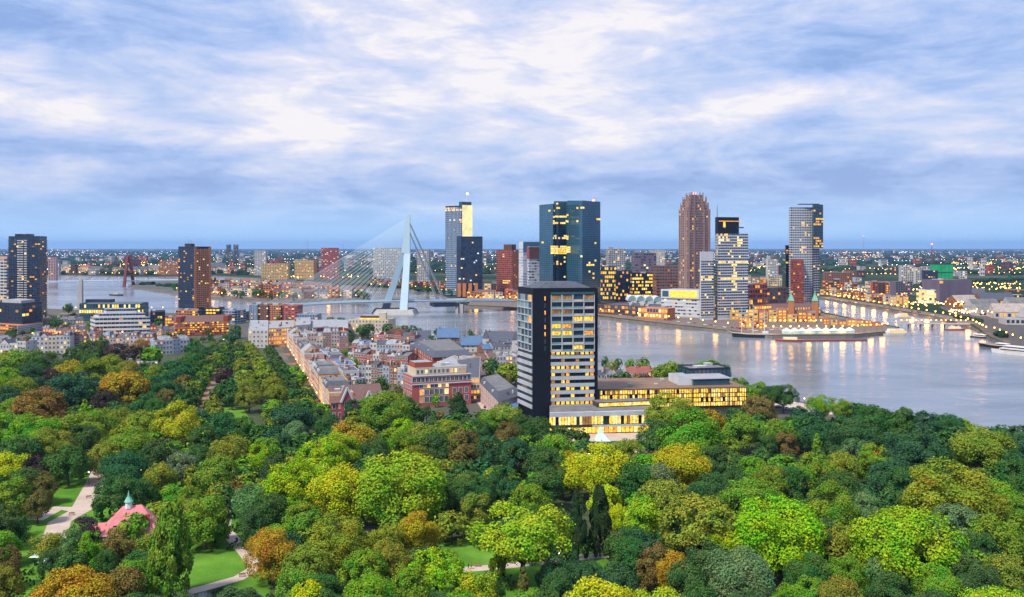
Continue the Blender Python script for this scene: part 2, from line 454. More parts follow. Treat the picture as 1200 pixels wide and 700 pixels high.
t.put(b.inputs['Base Color'], t.ramp(f, [(.36, (.018, .034, .024)), (.50, (.03, .05, .03)), (.60, (.085, .085, .08)), (.70, (.13, .12, .12))]))
b.inputs['Roughness'].default_value = 1; b.inputs['Specular IOR Level'].default_value = 0
t, b, co = node_mat('grass')
f = t.math('ADD', t.math('MULTIPLY', t.noise(co, .06, 5, .6), .6), t.math('MULTIPLY', t.noise(co, 2.2, 3, .7), .4))
t.put(b.inputs['Base Color'], t.ramp(f, [(.36, (.045, .12, .015)), (.55, (.085, .21, .022)), (.68, (.15, .27, .04))]))
b.inputs['Roughness'].default_value = 1; b.inputs['Specular IOR Level'].default_value = .1
t, b, co = node_mat('park_soil')
f = t.noise(co, .15, 5, .6)
t.put(b.inputs['Base Color'], t.ramp(f, [(.38, (.02, .035, .012)), (.6, (.045, .065, .02))]))
b.inputs['Roughness'].default_value = 1
t, b, co = node_mat('pond_water')
b.inputs['Base Color'].default_value = (.012, .02, .022, 1); b.inputs['Roughness'].default_value = .06
bn = t.n.new('ShaderNodeBump'); bn.inputs['Strength'].default_value = .08
t.put(bn.inputs['Height'], t.noise(co, .8, 3, .6)); t.l.new(bn.outputs[0], b.inputs['Normal'])

FAR = 40000.0
WZ = -3.0
wb = MB(); wb.poly([(-FAR, -1500, WZ), (FAR, -1500, WZ), (FAR, FAR, WZ), (-FAR, FAR, WZ)], 'river_water'); struct('river_water', wb)
def sheet(name, pts, z0, z1, m, side=None):
    B = MB(); P = [Vector((p[0], p[1], 0)) for p in pts]
    a = sum(P[i].x * P[(i + 1) % len(P)].y - P[(i + 1) % len(P)].x * P[i].y for i in range(len(P)))
    if a < 0: P.reverse()
    B.prism(P, z0, z1, side or m, m); return struct(name, B)
g = lambda *l: [gnd(*p) for p in l]
near = g((1280, 548), (1200, 516), (1130, 499), (1060, 487), (1000, 480), (955, 474), (905, 464), (870, 455), (800, 446), (720, 441), (660, 428), (605, 415), (560, 408), (500, 397),
         (440, 388), (380, 379), (300, 371), (262, 368), (165, 366), (60, 362), (-100, 350)) + [Vector((-4000, 1800, 0)), Vector((-4000, -1200, 0)), Vector((900, -1200, 0)), Vector((700, 200, 0))]
sheet('north_bank_ground', near, -6, 0, 'city_ground', 'quay')
island = g((150, 336), (200, 343), (262, 350.5), (340, 354), (420, 353), (434, 349.5), (415, 341.5), (330, 335), (255, 328.5), (160, 330))
sheet('island_ground', island, -6, 0, 'city_ground', 'quay')
south = g((57, 322), (150, 324), (250, 323), (320, 327), (420, 336.5), (500, 340.5), (520, 347), (545, 358), (600, 361), (700, 371), (780, 380), (860, 388.8), (905, 394), (1000, 393.2), (1046, 389), (1054, 383.5),
          (1020, 377), (965, 366), (948, 349), (960, 348.5), (1050, 364), (1110, 374.5), (1140, 383), (1160, 396), (1200, 412), (1290, 446)) + [Vector((2500, 500, 0)), Vector((9000, 500, 0)), Vector((FAR - 50, 6000, 0)), Vector((FAR - 50, FAR - 50, 0)), Vector((-FAR + 50, FAR - 50, 0)), Vector((-FAR + 50, 9000, 0))]
sheet('south_bank_ground', south, -6, 0, 'far_ground', 'quay')
sheet('pier_ground', g((548, 357.5), (600, 359.5), (700, 369.5), (780, 378.8), (860, 387.5), (905, 392.6), (1000, 391.8), (1044, 387.8), (1050, 383.8), (1018, 378), (962, 367), (944, 349), (700, 344), (560, 344)), .001, .06, 'paving')
def strip(pl, w):
    pl = [Vector((p[0], p[1])) for p in pl]; l = []; r = []
    for i, p in enumerate(pl):
        t_ = (pl[min(i + 1, len(pl) - 1)] - pl[max(i - 1, 0)]).normalized(); n = Vector((-t_.y, t_.x)); l.append(p + n * w / 2); r.append(p - n * w / 2)
    return r + l[::-1]
# streets and quays
qy = lambda name, pl, w, m, k=.1: sheet(name, strip(pl, w), .001, k, m)
qy('pier_quay_road', g((560, 356), (600, 358), (700, 367.5), (780, 377), (860, 385.3), (905, 389.6), (1000, 389)), 20, 'paving')
qy('harbour_quay_road', g((965, 348), (1050, 361.5), (1108, 371.5), (1142, 380)), 24, 'paving', .11)
qy('island_quay_road', g((205, 341.5), (262, 348.5), (340, 352), (420, 351)), 14, 'paving')
qy('riverside_promenade', g((1010, 486), (955, 480), (900, 470)), 20, 'path_pale')
qy('lane_road', [gnd(391, 497), gnd(333, 402), gnd(318, 384)], 9, 'asphalt', .05)
qy('side_street', [gnd(585, 492), gnd(553, 448), gnd(535, 425)], 11, 'path_pale', .09)
# the park: soil, lawns, paths, ponds
sheet('park_ground', g((-300, 720), (-300, 460), (-80, 428), (120, 424), (230, 404), (262, 394), (300, 398), (345, 440), (392, 500), (470, 492), (560, 500), (640, 516), (760, 505), (880, 490), (1010, 488), (1130, 503), (1205, 521), (1290, 560)) + [Vector((230, 120, 0)), Vector((-230, 120, 0))], .001, .03, 'park_soil')
def lawn(name, pts, k=.06, m='grass'): return sheet(name, [gnd(*p) for p in pts], .001, k, m)
lawn('lawn', [(0, 700), (-60, 600), (20, 610), (60, 560), (118, 552), (300, 560), (350, 590), (330, 650), (300, 745), (140, 745)])
lawn('lawn', [(485, 740), (505, 640), (560, 628), (700, 632), (720, 672), (640, 740)])
lawn('lawn', [(690, 560), (700, 525), (740, 512), (800, 520), (800, 552), (740, 565)])
lawn('lawn', [(245, 500), (245, 478), (285, 478), (300, 505)])
pw = lambda pl, w, k=.11, m='path_pale': qy('park_path', [gnd(*p) for p in pl], w, m, k)
pw([(60, 640), (70, 612), (95, 598), (112, 566), (122, 545), (150, 520)], 7)
pw([(95, 598), (68, 596), (40, 610)], 6, .115)
pw([(190, 702), (238, 690), (280, 678), (300, 665), (285, 645), (262, 620), (270, 585), (330, 566)], 4)
pw([(470, 676), (545, 668), (600, 663), (650, 657), (720, 650)], 4)
pw([(236, 500), (243, 470), (256, 432), (268, 402)], 7, .10, 'path_red')
pw([(660, 545), (720, 530), (800, 528)], 5)
lawn('pond', [(205, 720), (222, 698), (262, 688), (300, 694), (330, 712), (320, 740)], .09, 'pond_water')
lawn('pond', [(268, 560), (285, 552), (318, 553), (330, 560), (300, 566)], .092, 'pond_water')
# ------------------------------------------------------------------ the cable-stayed bridge
DY = 1265.0
root = thing('cable_stayed_bridge', 'pale blue cable-stayed bridge with one bent pylon across the river', 'bridge', at(465, DY, WZ))
path = [(292, 1225, 5.0), (330, 1240, 8.5), (400, 1255, 12.0), (465, DY, 13.6), (545, 1285, 13.4), (600, 1330, 10)]
pp = [at(x, y, z) for x, y, z in path]
B = MB()
for a, c in zip(pp, pp[1:]): B.bar(a, c, 30, 2.2, 'bridge_grey')
B.build('deck', root)
B = MB()
for s in (-1, 1):
    for a, c in zip(pp, pp[1:]): B.bar(a + Vector((0, s * 15.3, 1.8)), c + Vector((0, s * 15.3, 1.8)), .5, 1.3, 'bridge_white')
B.build('railing', root)
kink = at(475.6, DY, zat(296, DY)); tip = at(478.8, DY, zat(251.5, DY))
for (bx, by, bz, lab) in ((451, DY + 13, -1, 0), (473, DY - 21, -1, 1)):
    foot = at(bx, by, bz); B = MB(); k0 = kink + Vector((-2.2 if not lab else 2.4, 0, 0))
    ring = lambda c, w, dp: [c + Vector((-w / 2, -dp / 2, 0)), c + Vector((w / 2, -dp / 2, 0)), c + Vector((w / 2, dp / 2, 0)), c + Vector((-w / 2, dp / 2, 0))]
    B.hexa(ring(foot, 10.8, 9), ring(k0, 8.4, 7), 'bridge_white'); B.build('pylon_leg', root)
B = MB(); B.hexa(ring(kink + Vector((0, 0, -1)), 12, 8), ring(tip, 4.2, 5), 'bridge_white'); B.build('pylon_mast', root)
B = MB()
B.hexa([at(440, DY - 34, WZ - 2), at(486, DY - 34, WZ - 2), at(492, DY, WZ - 2), at(486, DY + 34, WZ - 2), at(440, DY + 34, WZ - 2), at(434, DY, WZ - 2)],
       [at(444, DY - 30, 3.5), at(483, DY - 30, 3.5), at(488, DY, 3.5), at(483, DY + 30, 3.5), at(444, DY + 30, 3.5), at(439, DY, 3.5)], 'concrete'); B.build('pier', root)
for bx in (536, 541.5):
    B = MB().box(at(bx, 1282, WZ - 2), 4, 26, 14.5, 'concrete'); B.build('pier', root)
MB().bar(at(506, 1272, 8.5), at(534, 1282, 8.6), 28, 5, 'navy_clad').build('bascule_girder', root)
def deck_z(px): return np.interp(px, [p[0] for p in path], [p[2] for p in path]), np.interp(px, [p[0] for p in path], [p[1] for p in path])
for i in range(16):
    f = i / 15; az_ = kink.z + 1.5 + (tip.z - 8 - kink.z) * f; ax = kink.x + (tip.x - kink.x) * f * .85
    px = 436 - f * 128; dz_, dy_ = deck_z(px); dp = at(px, dy_, dz_ + 1)
    for s in (-1, 1):
        MB().tube((ax - 2, DY + s * 2.2, az_), (dp.x, dy_ + s * 13.5, dp.z), 0.18, 0.18, 'bridge_white', 5).build('stay_cable', root)
for pa, px in ((262, 521), (273, 513)):
    for s in (-1, 1):
        dz_, dy_ = deck_z(px); a = at(480.2, DY, zat(pa, DY)); dp = at(px, dy_, dz_)
        MB().tube((a.x, DY + s * 2.2, a.z), (dp.x, dy_ + s * 13, dp.z), .75, .75, 'bridge_grey', 6).build('back_stay', root)

# the red suspension-like bridge far left, and the grey mast in the river before it
RY = 2120.0
root = thing('cable_bridge', 'low bridge with one red pylon far up the river', 'bridge', at(150, RY, WZ))
MB().bar(at(52, RY - 60, 10), at(212, RY + 60, 10), 26, 3, 'bridge_white').build('deck', root)
for dx_ in (-7, 7):
    MB().bar(at(151, RY, WZ - 2) + Vector((dx_, -10 if dx_ < 0 else 10, 0)), at(151, RY, 71) + Vector((dx_ * .4, 0, 0)), 6, 5, 'bridge_red', (0, 1, 0)).build('pylon_leg', root)
MB().box(at(151, RY, 30), 16, 8, 5, 'bridge_red').build('cross_beam', root)
for px in (75, 100, 125, 175, 198):
    MB().tube(at(151, RY, 69), at(px, RY + (px - 132) * .75, 12), .6, .6, 'bridge_red', 5).build('stay_cable', root)
root = thing('mooring_tower', 'slim pale grey tower standing in the river behind the glass hall', 'tower', at(94, 1335, WZ))
B = MB(); c0 = at(93.5, 1335, WZ); c1 = at(95, 1335, zat(328, 1335)); B.hexa(ring(c0, 8.5, 6), ring(c1, 4.5, 4), 'concrete'); B.build('shaft', root)
MB().tube(c1, c1 + Vector((0, 0, 5)), .3, .1, 'steel').build('mast', root)
# footbridge with lamps over the harbour mouth
fa, fb = gnd(1052, 382, 0), gnd(1136, 382.5, 0)
root = thing('footbridge', 'low lit footbridge across the harbour mouth on the right', 'bridge', mid([fa, fb]))
MB().bar(fa + Vector((0, 0, 2.6)), fb + Vector((0, 0, 2.6)), 6, 1, 'concrete').build('deck', root)
for k in range(1, 6): MB().box(fa.lerp(fb, k / 6) + Vector((0, 0, WZ - 2)), 2.4, 5, 7, 'concrete').build('pier', root)
MB().bar(fa + Vector((0, -2.8, 4)), fb + Vector((0, -2.8, 4)), .15, .2, 'steel').build('railing', root)
FOOT = []      # footprints, so that street trees keep clear of the houses
# ------------------------------------------------------------------ skyline towers
def tower(name, label, L, C, Rr, top, cat='tower', z0=0.0, wall='navy_clad', roof='roof_bitumen', group=None, nf=30, ncl=6, ncr=10, dark=True, **kw):
    P = fp3(L, C, Rr); h = zat(top, C[1]); c = mid(P); FOOT.append(P)
    root = thing(name, label, cat, (c.x, c.y, z0), group)
    MB().prism(P, z0, h, wall, roof).build('wall', root)
    kl = dict(kw.pop('left', {})); kr = dict(kw.pop('right', {}))
    if ncl: facade(root, P[0], P[1], z0 + 3, h - 2, nf, ncl, **{**kw, **kl})
    if ncr: facade(root, P[1], P[2], z0 + 3, h - 2, nf, ncr, **{**kw, **kr})
    parapet(root, P, h, 1.2, .8, wall)
    return root, P, h

# dark residential tower, far left
root, P, h = tower('residential_tower', 'dark blue residential tower at the far left with lit flats', (10, 1112), (47, 1095), (55, 1125), 278, wall='navy_clad', nf=34, ncl=12, ncr=4,
                   span='navy_clad', panes=['glass_navy', 'glass_navy', 'glass_dark', 'glass_blue'], lit=.06, lits=['lit_warm', 'lit_warm', 'lit_white', 'lit_dim'], sf=.42, out=.6)
for a, c in ((.18, .30), (.34, .40), (.52, .64)):
    q = [P[0].lerp(P[1], a), P[0].lerp(P[1], c)]; u = P[3] - P[0]
    MB().prism([q[0] + u * .1, q[1] + u * .1, q[1] + u * .8, q[0] + u * .8], h, h + 4.0, 'navy_clad').build('roof_box', root)
B = MB()
for k in range(34):
    for a in (.30, .40, .52): B.slab(P[0].lerp(P[1], a), P[0].lerp(P[1], a + .09), 1.2, 3 + k * (h - 5) / 34, 3 + k * (h - 5) / 34 + 1.2, 'plaster_grey', back=-.65)
o = B.build('balcony', root); o['kind'] = 'stuff'

root, P, h = tower('apartment_tower', 'pale pink balcony block cut by the left edge of the photo', (-14, 1150), (8, 1140), (12, 1160), 302, wall='stone_pink', nf=18, ncl=6, ncr=2, span='plaster_white', panes=['glass_dark', 'glass_blue'], lit=.12, sf=.45)
# low dark complex with striped car park in front of it
root, P, h = tower('office_building', 'low dark office block with lit glass roof storey, under the dark residential tower', (-6, 960), (26, 940), (49, 975), 357, cat='building', z0=9.5, wall='navy_clad', nf=4, ncl=8, ncr=6, span='navy_clad', panes=['glass_navy', 'glass_dark'], lit=.12, sf=.3, out=.3)
MB().prism(inset(P, .7), h, h + 3.5, 'concrete', 'roof_pale').build('roof_box', root)
root = thing('car_park', 'white striped multi-storey car park on a red brick base', 'car park', at(24, 950, 0))
P2 = fp3((-6, 950), (20, 925), (50, 965)); MB().prism(inset(P2, .97), 0, 9.3, 'brick_orange').build('wall', root)
for k in range(5): MB().slab(P2[1], P2[2], .6, 1 + k * 1.75, 2.0 + k * 1.75, 'white_clad', back=0).build('parapet_band', root)
facade(root, P2[0], P2[1], .5, 9, 3, 8, span='brick_orange', panes=['glass_dark'], lit=.3, lits=['lit_warm', 'lit_dim'], sf=.45)

# red brown apartment tower
root, P, h = tower('apartment_tower', 'red-brown balcony tower with one dark blue side, left of the avenue', (209, 1322), (227.5, 1300), (247, 1318), 290, wall='navy_clad', nf=29, ncl=9, ncr=8,
                   left=dict(span='navy_clad', panes=['glass_navy', 'glass_dark'], lit=.10, lits=['lit_yellow', 'lit_warm', 'lit_dim'], sf=.4, out=.2),
                   right=dict(span='brick_orange', panes=['glass_dark', 'glass_dark', 'brick_dark'], lit=.05, lits=['lit_warm', 'lit_white'], sf=.5, mf=.3, mull='brick_orange', out=.7))
for a in (0, .86): MB().slab(P[1].lerp(P[2], a), P[1].lerp(P[2], a + .14), 1.0, 0, h + .5, 'brick_orange', back=-.71).build('pier_strip', root)
MB().prism([P[0].lerp(P[2], .2), P[0].lerp(P[2], .4), P[0].lerp(P[2], .4) + Vector((2, 8, 0)), P[0].lerp(P[2], .2) + Vector((2, 8, 0))], h, h + 5.5, 'dark_metal').build('roof_box', root)
for dx_ in (0, 4): MB().tube(P[0].lerp(P[2], .3) + Vector((dx_, 2, h)), P[0].lerp(P[2], .3) + Vector((dx_, 2, h + 11)), .35, .15, 'steel').build('mast', root)

# slender tower with a lit flank and spire (left skyline)
P = fp3((522, 1662), (541, 1640), (553.5, 1655)); h = zat(241, 1640)
root = thing('office_tower', 'tall office tower with a bright pale-yellow lit flank and white spire', 'tower', mid(P))
MB().prism(P, 0, h, 'glass_navy', 'roof_bitumen').build('wall', root)
facade(root, P[0], P[1], 2, h - 3, 44, 12, span='plaster_blue', panes=['glass_blue', 'glass_navy'], lit=.03, sf=.3, mf=.25, mull='plaster_blue', rects=[(520, 244, 541, 247, .9), (524, 256, 541, 259, .5)])
facade(root, P[1], P[2], 2, zat(278, 1640), 30, 7, span='plaster_blue', panes=['glass_blue', 'glass_navy'], lit=.05, sf=.3)
B = MB(); B.slab(P[1].lerp(P[2], .05), P[2], .3, zat(278, 1640), h + 1, 'lit_facade', back=0)
B.build('lit_flank', root)
MB().prism(inset([P[1].lerp(P[2], 0.0), P[2], P[2].lerp(P[3], .6), P[1].lerp(P[0], .2)], .9), h, h + 7, 'teal_clad').build('crown_storey', root)
m = at(547.5, 1665, h + 7); MB().tube(m, m + Vector((0, 0, 16)), .9, .4, 'white_paint').build('spire', root)
MB().ball(m + Vector((0, 0, 16)), 1.8, 'lamp_white').build('beacon_lamp', root)
# dark navy tower in front
root, P, h = tower('office_tower', 'dark navy block tower standing before the tall lit-flank tower', (535, 1605), (540, 1590), (565.5, 1600), 278, wall='navy_clad', nf=32, ncl=2, ncr=12, span='navy_clad', panes=['glass_navy'] * 3 + ['navy_clad'], lit=.04, lits=['lit_white', 'lit_cyan'], sf=.25, mf=.15, rects=[(536, 277, 546, 280, .9), (556, 277, 566, 280, .9)])
B = MB()
for px in (536, 542, 549, 556): B.slab(at(px, 1588), at(px + 4, 1588), .3, 2, 26, 'brick_orange', back=0)
B.build('lit_base', root)
# two-tone brick tower
P = fp3((582, 1660), (600.5, 1640), (611, 1660)); h = zat(293, 1640)
root = thing('brick_tower', 'two-tone red and orange brick office tower with raised centre', 'tower', mid(P))
MB().prism(P, 0, h, 'brick_red', 'roof_bitumen').build('wall', root)
facade(root, P[0], P[1], 3, h, 22, 8, span='brick_red', panes=['brick_dark', 'glass_dark'], lit=.04, sf=.5, rects=[(588, 328, 598, 334, .9)])
facade(root, P[1], P[2], 3, h - 1, 22, 6, span='brick_orange', panes=['glass_dark', 'brick_red'], lit=.10, lits=['lit_warm'], sf=.5, mf=.4, mull='brick_orange')
MB().prism([P[0].lerp(P[1], .45), P[1].lerp(P[0], .05), P[1].lerp(P[2], .4) + Vector((0, 12, 0)), P[0].lerp(P[1], .45) + Vector((0, 20, 0))], h, h + 10, 'brick_dark').build('roof_box', root)
# white and red blocks left of the big glass tower
root, P, h = tower('office_block', 'white slab block with a teal glass top, left of the big teal tower', (608, 1560), (613, 1545), (632, 1560), 284, wall='white_clad', nf=20, ncl=2, ncr=4, span='white_clad', panes=['white_clad', 'plaster_blue'], lit=.0, sf=.5)
MB().slab(P[1], P[2], .9, h - 17, h + .4, 'glass_teal', back=-.3).build('glass_top', root)
root, P, h = tower('office_block', 'white block with a dark red top floor, before the big teal tower', (618, 1512), (620, 1500), (638, 1512), 290, wall='white_clad', nf=18, ncl=2, ncr=6, span='white_clad', panes=['plaster_blue', 'glass_blue', 'white_clad'], lit=.02, sf=.45)
B = MB(); B.slab(P[1], P[2], .9, h - 19, h + .5, 'brick_dark', back=-.3); B.slab(P[0], P[1], .9, h - 19, h + .5, 'hull_red', back=-.3); B.build('red_top', root)

# the big teal glass tower: two shifted slabs and a recessed middle
root = thing('glass_tower', 'huge teal glass tower of shifted slabs with yellow lit floors', 'tower', at(668, 1420, 0))
GT = ['glass_teal'] * 16 + ['glass_blue']
rc = [(646, 289, 668, 297, .98), (648, 276, 667, 281, .6), (648, 252, 666, 256, .8), (648, 259, 666, 263, .7), (650, 305, 662, 310, .3), (650, 243, 657, 246, .9), (688, 308, 696, 313, .8), (690, 318, 697, 330, .35), (698, 257, 703, 266, .4), (672, 243, 684, 246, .35)]
for (L, C, Rr, top, ncl, ncr) in (((632, 1455), (648, 1412), (650, 1425), 240, 6, 2), ((649, 1448), (652, 1445), (667, 1450), 237, 2, 7), ((664, 1425), (682.5, 1390), (703.5, 1420), 236.5, 8, 9)):
    P = fp3(L, C, Rr); h = zat(top, C[1])
    MB().prism(P, 0, h, 'glass_teal', 'roof_bitumen').build('wall', root)
    for a, c, n in ((P[0], P[1], ncl), (P[1], P[2], ncr)):
        facade(root, a, c, 2, h - 1, 46, n, span='teal_clad', panes=GT, lit=.012, lits=['lit_white', 'lit_yellow'], sf=.16, mf=.08, out=.12, rects=rc)
    parapet(root, P, h, 1.5, 1, 'teal_clad')
MB().box(at(676, 1440, h), 30, 8, 4, 'teal_clad').build('roof_box', root)
MB().ball(at(695.5, 1425, h + 3.5), 1.9, 'lamp_red').build('beacon_lamp', root)

# stepped red-brown art deco style tower
P = fp3((796, 1275), (806, 1252), (832, 1268)); zt = zat(228, 1252)
root = thing('stepped_tower', 'slender red-brown tower with a stepped crown and red beacon', 'tower', mid(P))
lev = [(1.0, 0, zat(247, 1252)), (.90, zat(247, 1252), zat(240, 1252)), (.76, zat(240, 1252), zat(233, 1252)), (.55, zat(233, 1252), zt)]
for k, (s, za, zb) in enumerate(lev):
    Q = inset(P, s); MB().prism(Q, za, zb, 'brick_mauve', 'roof_tile_brown').build('wall', root)
    nf = max(2, round((zb - za) / 3.4))
    for a, c, n in ((Q[0], Q[1], 5), (Q[1], Q[2], 11)):
        facade(root, a, c, za + .1, zb, nf, n, span='brick_mauve', panes=['glass_dark', 'glass_blue', 'brick_dark'], lit=.10, lits=['lit_warm', 'lit_yellow', 'lit_dim'], sf=.36, mf=.34, mull='brick_mauve', out=.5)
    for a, c in ((Q[0], Q[1]), (Q[1], Q[2])):
        for f_ in (0, .24, .68, .92): MB().slab(a.lerp(c, f_), a.lerp(c, f_ + .08), 1.0, za, zb + (3.5 if k else 2.5), 'brick_mauve', back=-.52).build('buttress', root)
MB().ball(Vector((*mid(P).xy, zt + 2.5)), 1.8, 'lamp_red').build('beacon_lamp', root)

# white banded office pair
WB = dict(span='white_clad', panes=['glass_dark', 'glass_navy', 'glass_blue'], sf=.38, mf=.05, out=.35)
root = thing('office_tower', 'white banded port office tower of two slabs with a dark top', 'tower', at(848, 1120, 0))
P = fp3((838, 1150), (841, 1140), (866, 1150)); h = zat(254.5, 1140)
MB().prism(P, 0, h, 'black_clad', 'roof_bitumen').build('core_wall', root)
MB().slab(P[1].lerp(P[2], .05), P[1].lerp(P[2], 1.12), .5, h - 5.6, h - 4.6, 'lit_warm', back=0).build('lit_cornice', root)
MB().slab(P[1].lerp(P[2], .26), P[1].lerp(P[2], .36), .5, h - 13, h - 6, 'lit_yellow', back=0).build('window', root)
MB().box(at(868, 1142, h - 14), 7, 4, 1.5, 'dark_metal').build('balcony', root)
MB().tube(at(840.5, 1143, h), at(840.5, 1143, zat(240, 1140)), .45, .2, 'dark_metal').build('mast', root)
P = fp3((838, 1133), (842, 1112), (876.5, 1125)); h = zat(274, 1112)
MB().prism(P, 0, h, 'white_clad', 'roof_pale').build('wall', root)
rw = [(843, 273, 852, 284, .65), (850, 279, 870, 284, .5), (858, 284, 872, 291, .4), (842, 305, 877, 309.5, .95), (842, 324, 877, 329, .75), (857, 310, 864, 345, .55)]
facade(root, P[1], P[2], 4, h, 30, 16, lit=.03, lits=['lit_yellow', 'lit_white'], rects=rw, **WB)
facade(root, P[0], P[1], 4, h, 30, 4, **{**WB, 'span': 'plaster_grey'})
P = fp3((820, 1118), (821.5, 1106), (836, 1112)); h = zat(306, 1106)
MB().prism(P, 0, zat(295, 1106), 'white_clad', 'roof_pale').build('wall', root)
facade(root, P[1], P[2], 4, h, 22, 7, lit=.03, lits=['lit_yellow', 'lit_white'], rects=[(820, 324, 837, 329, .6)], **WB)

# white grid tower with a dark corner volume (right)
root = thing('residential_tower', 'white gridded residential tower with a dark upper corner and cantilevers', 'tower', at(945, 1330, 0))
P = fp3((924.5, 1338), (927, 1325), (953, 1330)); h = zat(243, 1325)
MB().prism(P, 0, h, 'white_clad', 'roof_pale').build('wall', root)
rg = [(939, 260, 952, 267, .5), (933, 270, 940, 275, .3), (944, 272, 952, 277, .4), (938, 290, 945, 296, .5)]
facade(root, P[1], P[2], 4, h, 40, 13, span='white_clad', panes=['glass_dark', 'glass_navy', 'glass_blue'], lit=.02, sf=.32, mf=.25, out=.4, rects=rg, lits=['lit_yellow', 'lit_warm'])
facade(root, P[0], P[1], 4, h, 40, 2, span='white_clad', panes=['glass_dark'], lit=.02, sf=.4, mf=.3)
P = fp3((952, 1328), (953.5, 1316), (964.5, 1328)); h = zat(239.5, 1316)
MB().prism(P, zat(291, 1316), h, 'teal_clad', 'roof_bitumen').build('dark_wall', root)
facade(root, P[1], P[2], zat(291, 1316), h, 16, 5, span='teal_clad', panes=['glass_navy', 'glass_dark'], lit=.04, sf=.4, rects=[(952, 256, 964, 266, .55), (952, 278, 964, 291, .45)], lits=['lit_warm', 'lit_yellow'])
P = fp3((952, 1332), (953, 1326), (960, 1334)); MB().prism(P, 0, zat(291.5, 1326), 'navy_clad').build('dark_wall', root)
facade(root, P[1], P[2], 3, zat(292, 1326), 24, 3, span='plaster_grey', panes=['glass_navy', 'glass_dark'], lit=.04, sf=.4)
MB().slab(at(937, 1326), at(960, 1326), 1.2, h + .1, h + 1.2, 'dark_metal', back=10).build('roof_slab', root)
root, P, h = tower('residential_tower', 'red brick tower wing with few windows, beside the white gridded tower', (926, 1318), (927, 1300), (941.5, 1306), 305, wall='brick_red', nf=20, ncl=2, ncr=6, span='brick_red', panes=['brick_red', 'brick_red', 'brick_dark', 'glass_dark'], lit=.06, sf=.5)
root, P, h = tower('residential_tower', 'black narrow tower block behind the red brick tower wing', (920, 1350), (921, 1340), (932, 1345), 288.5, wall='black_clad', nf=24, ncl=1, ncr=4, span='black_clad', panes=['glass_navy', 'black_clad'], lit=.03, sf=.4)

# ------------------------------------------------------------------ lower blocks of the pier and beyond it
def block(name, label, L, Rr, depth, top, wall, span=None, nf=5, nc=8, panes=('glass_dark', 'glass_blue'), lit=.2, lits=LITS, sf=.4, mf=.2, roof='roof_bitumen', cat='building', z0=0, rects=(), group=None, boxes=1, out=.25):
    P = fp2(L, Rr, depth); h = zat(top, L[1]); c = mid(P); FOOT.append(P)
    root = thing(name, label, cat, (c.x, c.y, z0), group)
    MB().prism(P, z0, h, wall, roof).build('wall', root)
    facade(root, P[0], P[1], z0 + .6, h - .6, nf, nc, span=span or wall, panes=list(panes), lit=lit, lits=lits, sf=sf, mf=mf, rects=rects, out=out)
    side = (P[3], P[0]) if L[0] > 600 else (P[1], P[2])
    facade(root, side[0], side[1], z0 + .6, h - .6, nf, max(2, int(depth / 5)), span=span or wall, panes=list(panes), lit=lit * .5, lits=lits, sf=sf, mf=mf, out=out)
    parapet(root, P, h, .9, .5, wall)
    if boxes: roof_boxes(root, P, h, boxes, s=(3, 8))
    return root, P, h
block('office_building', 'glass office with yellow lit storeys, right of the big teal tower', (704, 1500), (722, 1500), 30, 313, 'teal_clad', nf=8, nc=8, lit=.55, lits=['lit_yellow', 'lit_yellow', 'lit_warm'], panes=['glass_navy'])
block('office_building', 'dark low block with a red-brown side, right of the big teal tower', (699, 1540), (706, 1540), 30, 316, 'brick_dark', nf=8, nc=3, lit=.1)
block('apartment_tower', 'grey twin-topped apartment tower far behind the pier', (714, 1900), (733, 1905), 25, 292, 'plaster_grey', nf=20, nc=8, lit=.06, panes=['glass_blue', 'glass_dark'])
block('office_building', 'dark purple block tower behind the lit glass offices', (745, 1620), (769, 1625), 30, 297, 'purple_clad', nf=16, nc=8, lit=.03, panes=['glass_navy', 'purple_clad'])
block('office_building', 'lit glass office of glowing yellow floors, before the dark purple block', (741, 1470), (767, 1475), 30, 321, 'black_clad', nf=8, nc=12, lit=.6, lits=['lit_yellow', 'lit_yellow', 'lit_white'], panes=['glass_navy', 'glass_dark'])
block('office_building', 'navy glass office between the two lit yellow offices', (722, 1490), (741, 1490), 30, 318, 'navy_clad', nf=8, nc=8, lit=.22, lits=['lit_yellow', 'lit_warm'], panes=['glass_navy'])
block('office_building', 'brown brick flat block left of the stepped tower', (770, 1440), (797, 1445), 25, 312, 'brick_brown', nf=12, nc=9, lit=.05)
block('warehouse', 'long low dark-roofed warehouse on the pier quay', (700, 1215), (775, 1150), 45, 357, 'brick_dark', nf=2, nc=18, lit=.4, lits=['lit_warm', 'lit_dim'], roof='roof_slate', boxes=4)
block('terminal', 'low lit glass terminal hall at the quay edge, before the white signboard building', (748, 1130), (782, 1105), 20, 361, 'brick_orange', nf=2, nc=10, lit=.75, lits=['lit_white', 'lit_warm'], roof='roof_pale', boxes=0)
# arched white shells
root = thing('market_hall', 'row of white arched shell roofs on the pier', 'hall', at(756, 1275, 0))
MB().prism(fp2((736, 1270), (778, 1240), 30), 0, 14, 'plaster_grey').build('wall', root)
for k in range(4):
    c = at(741 + k * 10, 1268 - k * 7, 14.02); B = MB(); n = 10; ra = []; rb = []
    for i in range(n + 1):
        a = math.pi * i / n; ra.append(c + Vector((-6.2 * math.cos(a), -1, 7.5 * math.sin(a)))); rb.append(c + Vector((-6.2 * math.cos(a), 28, 7.5 * math.sin(a))))
    for i in range(n): B.poly([ra[i], rb[i], rb[i + 1], ra[i + 1]], 'white_clad')
    B.poly(ra[::-1], 'glass_pale'); B.poly(rb, 'glass_pale'); B.build('arched_roof', root)
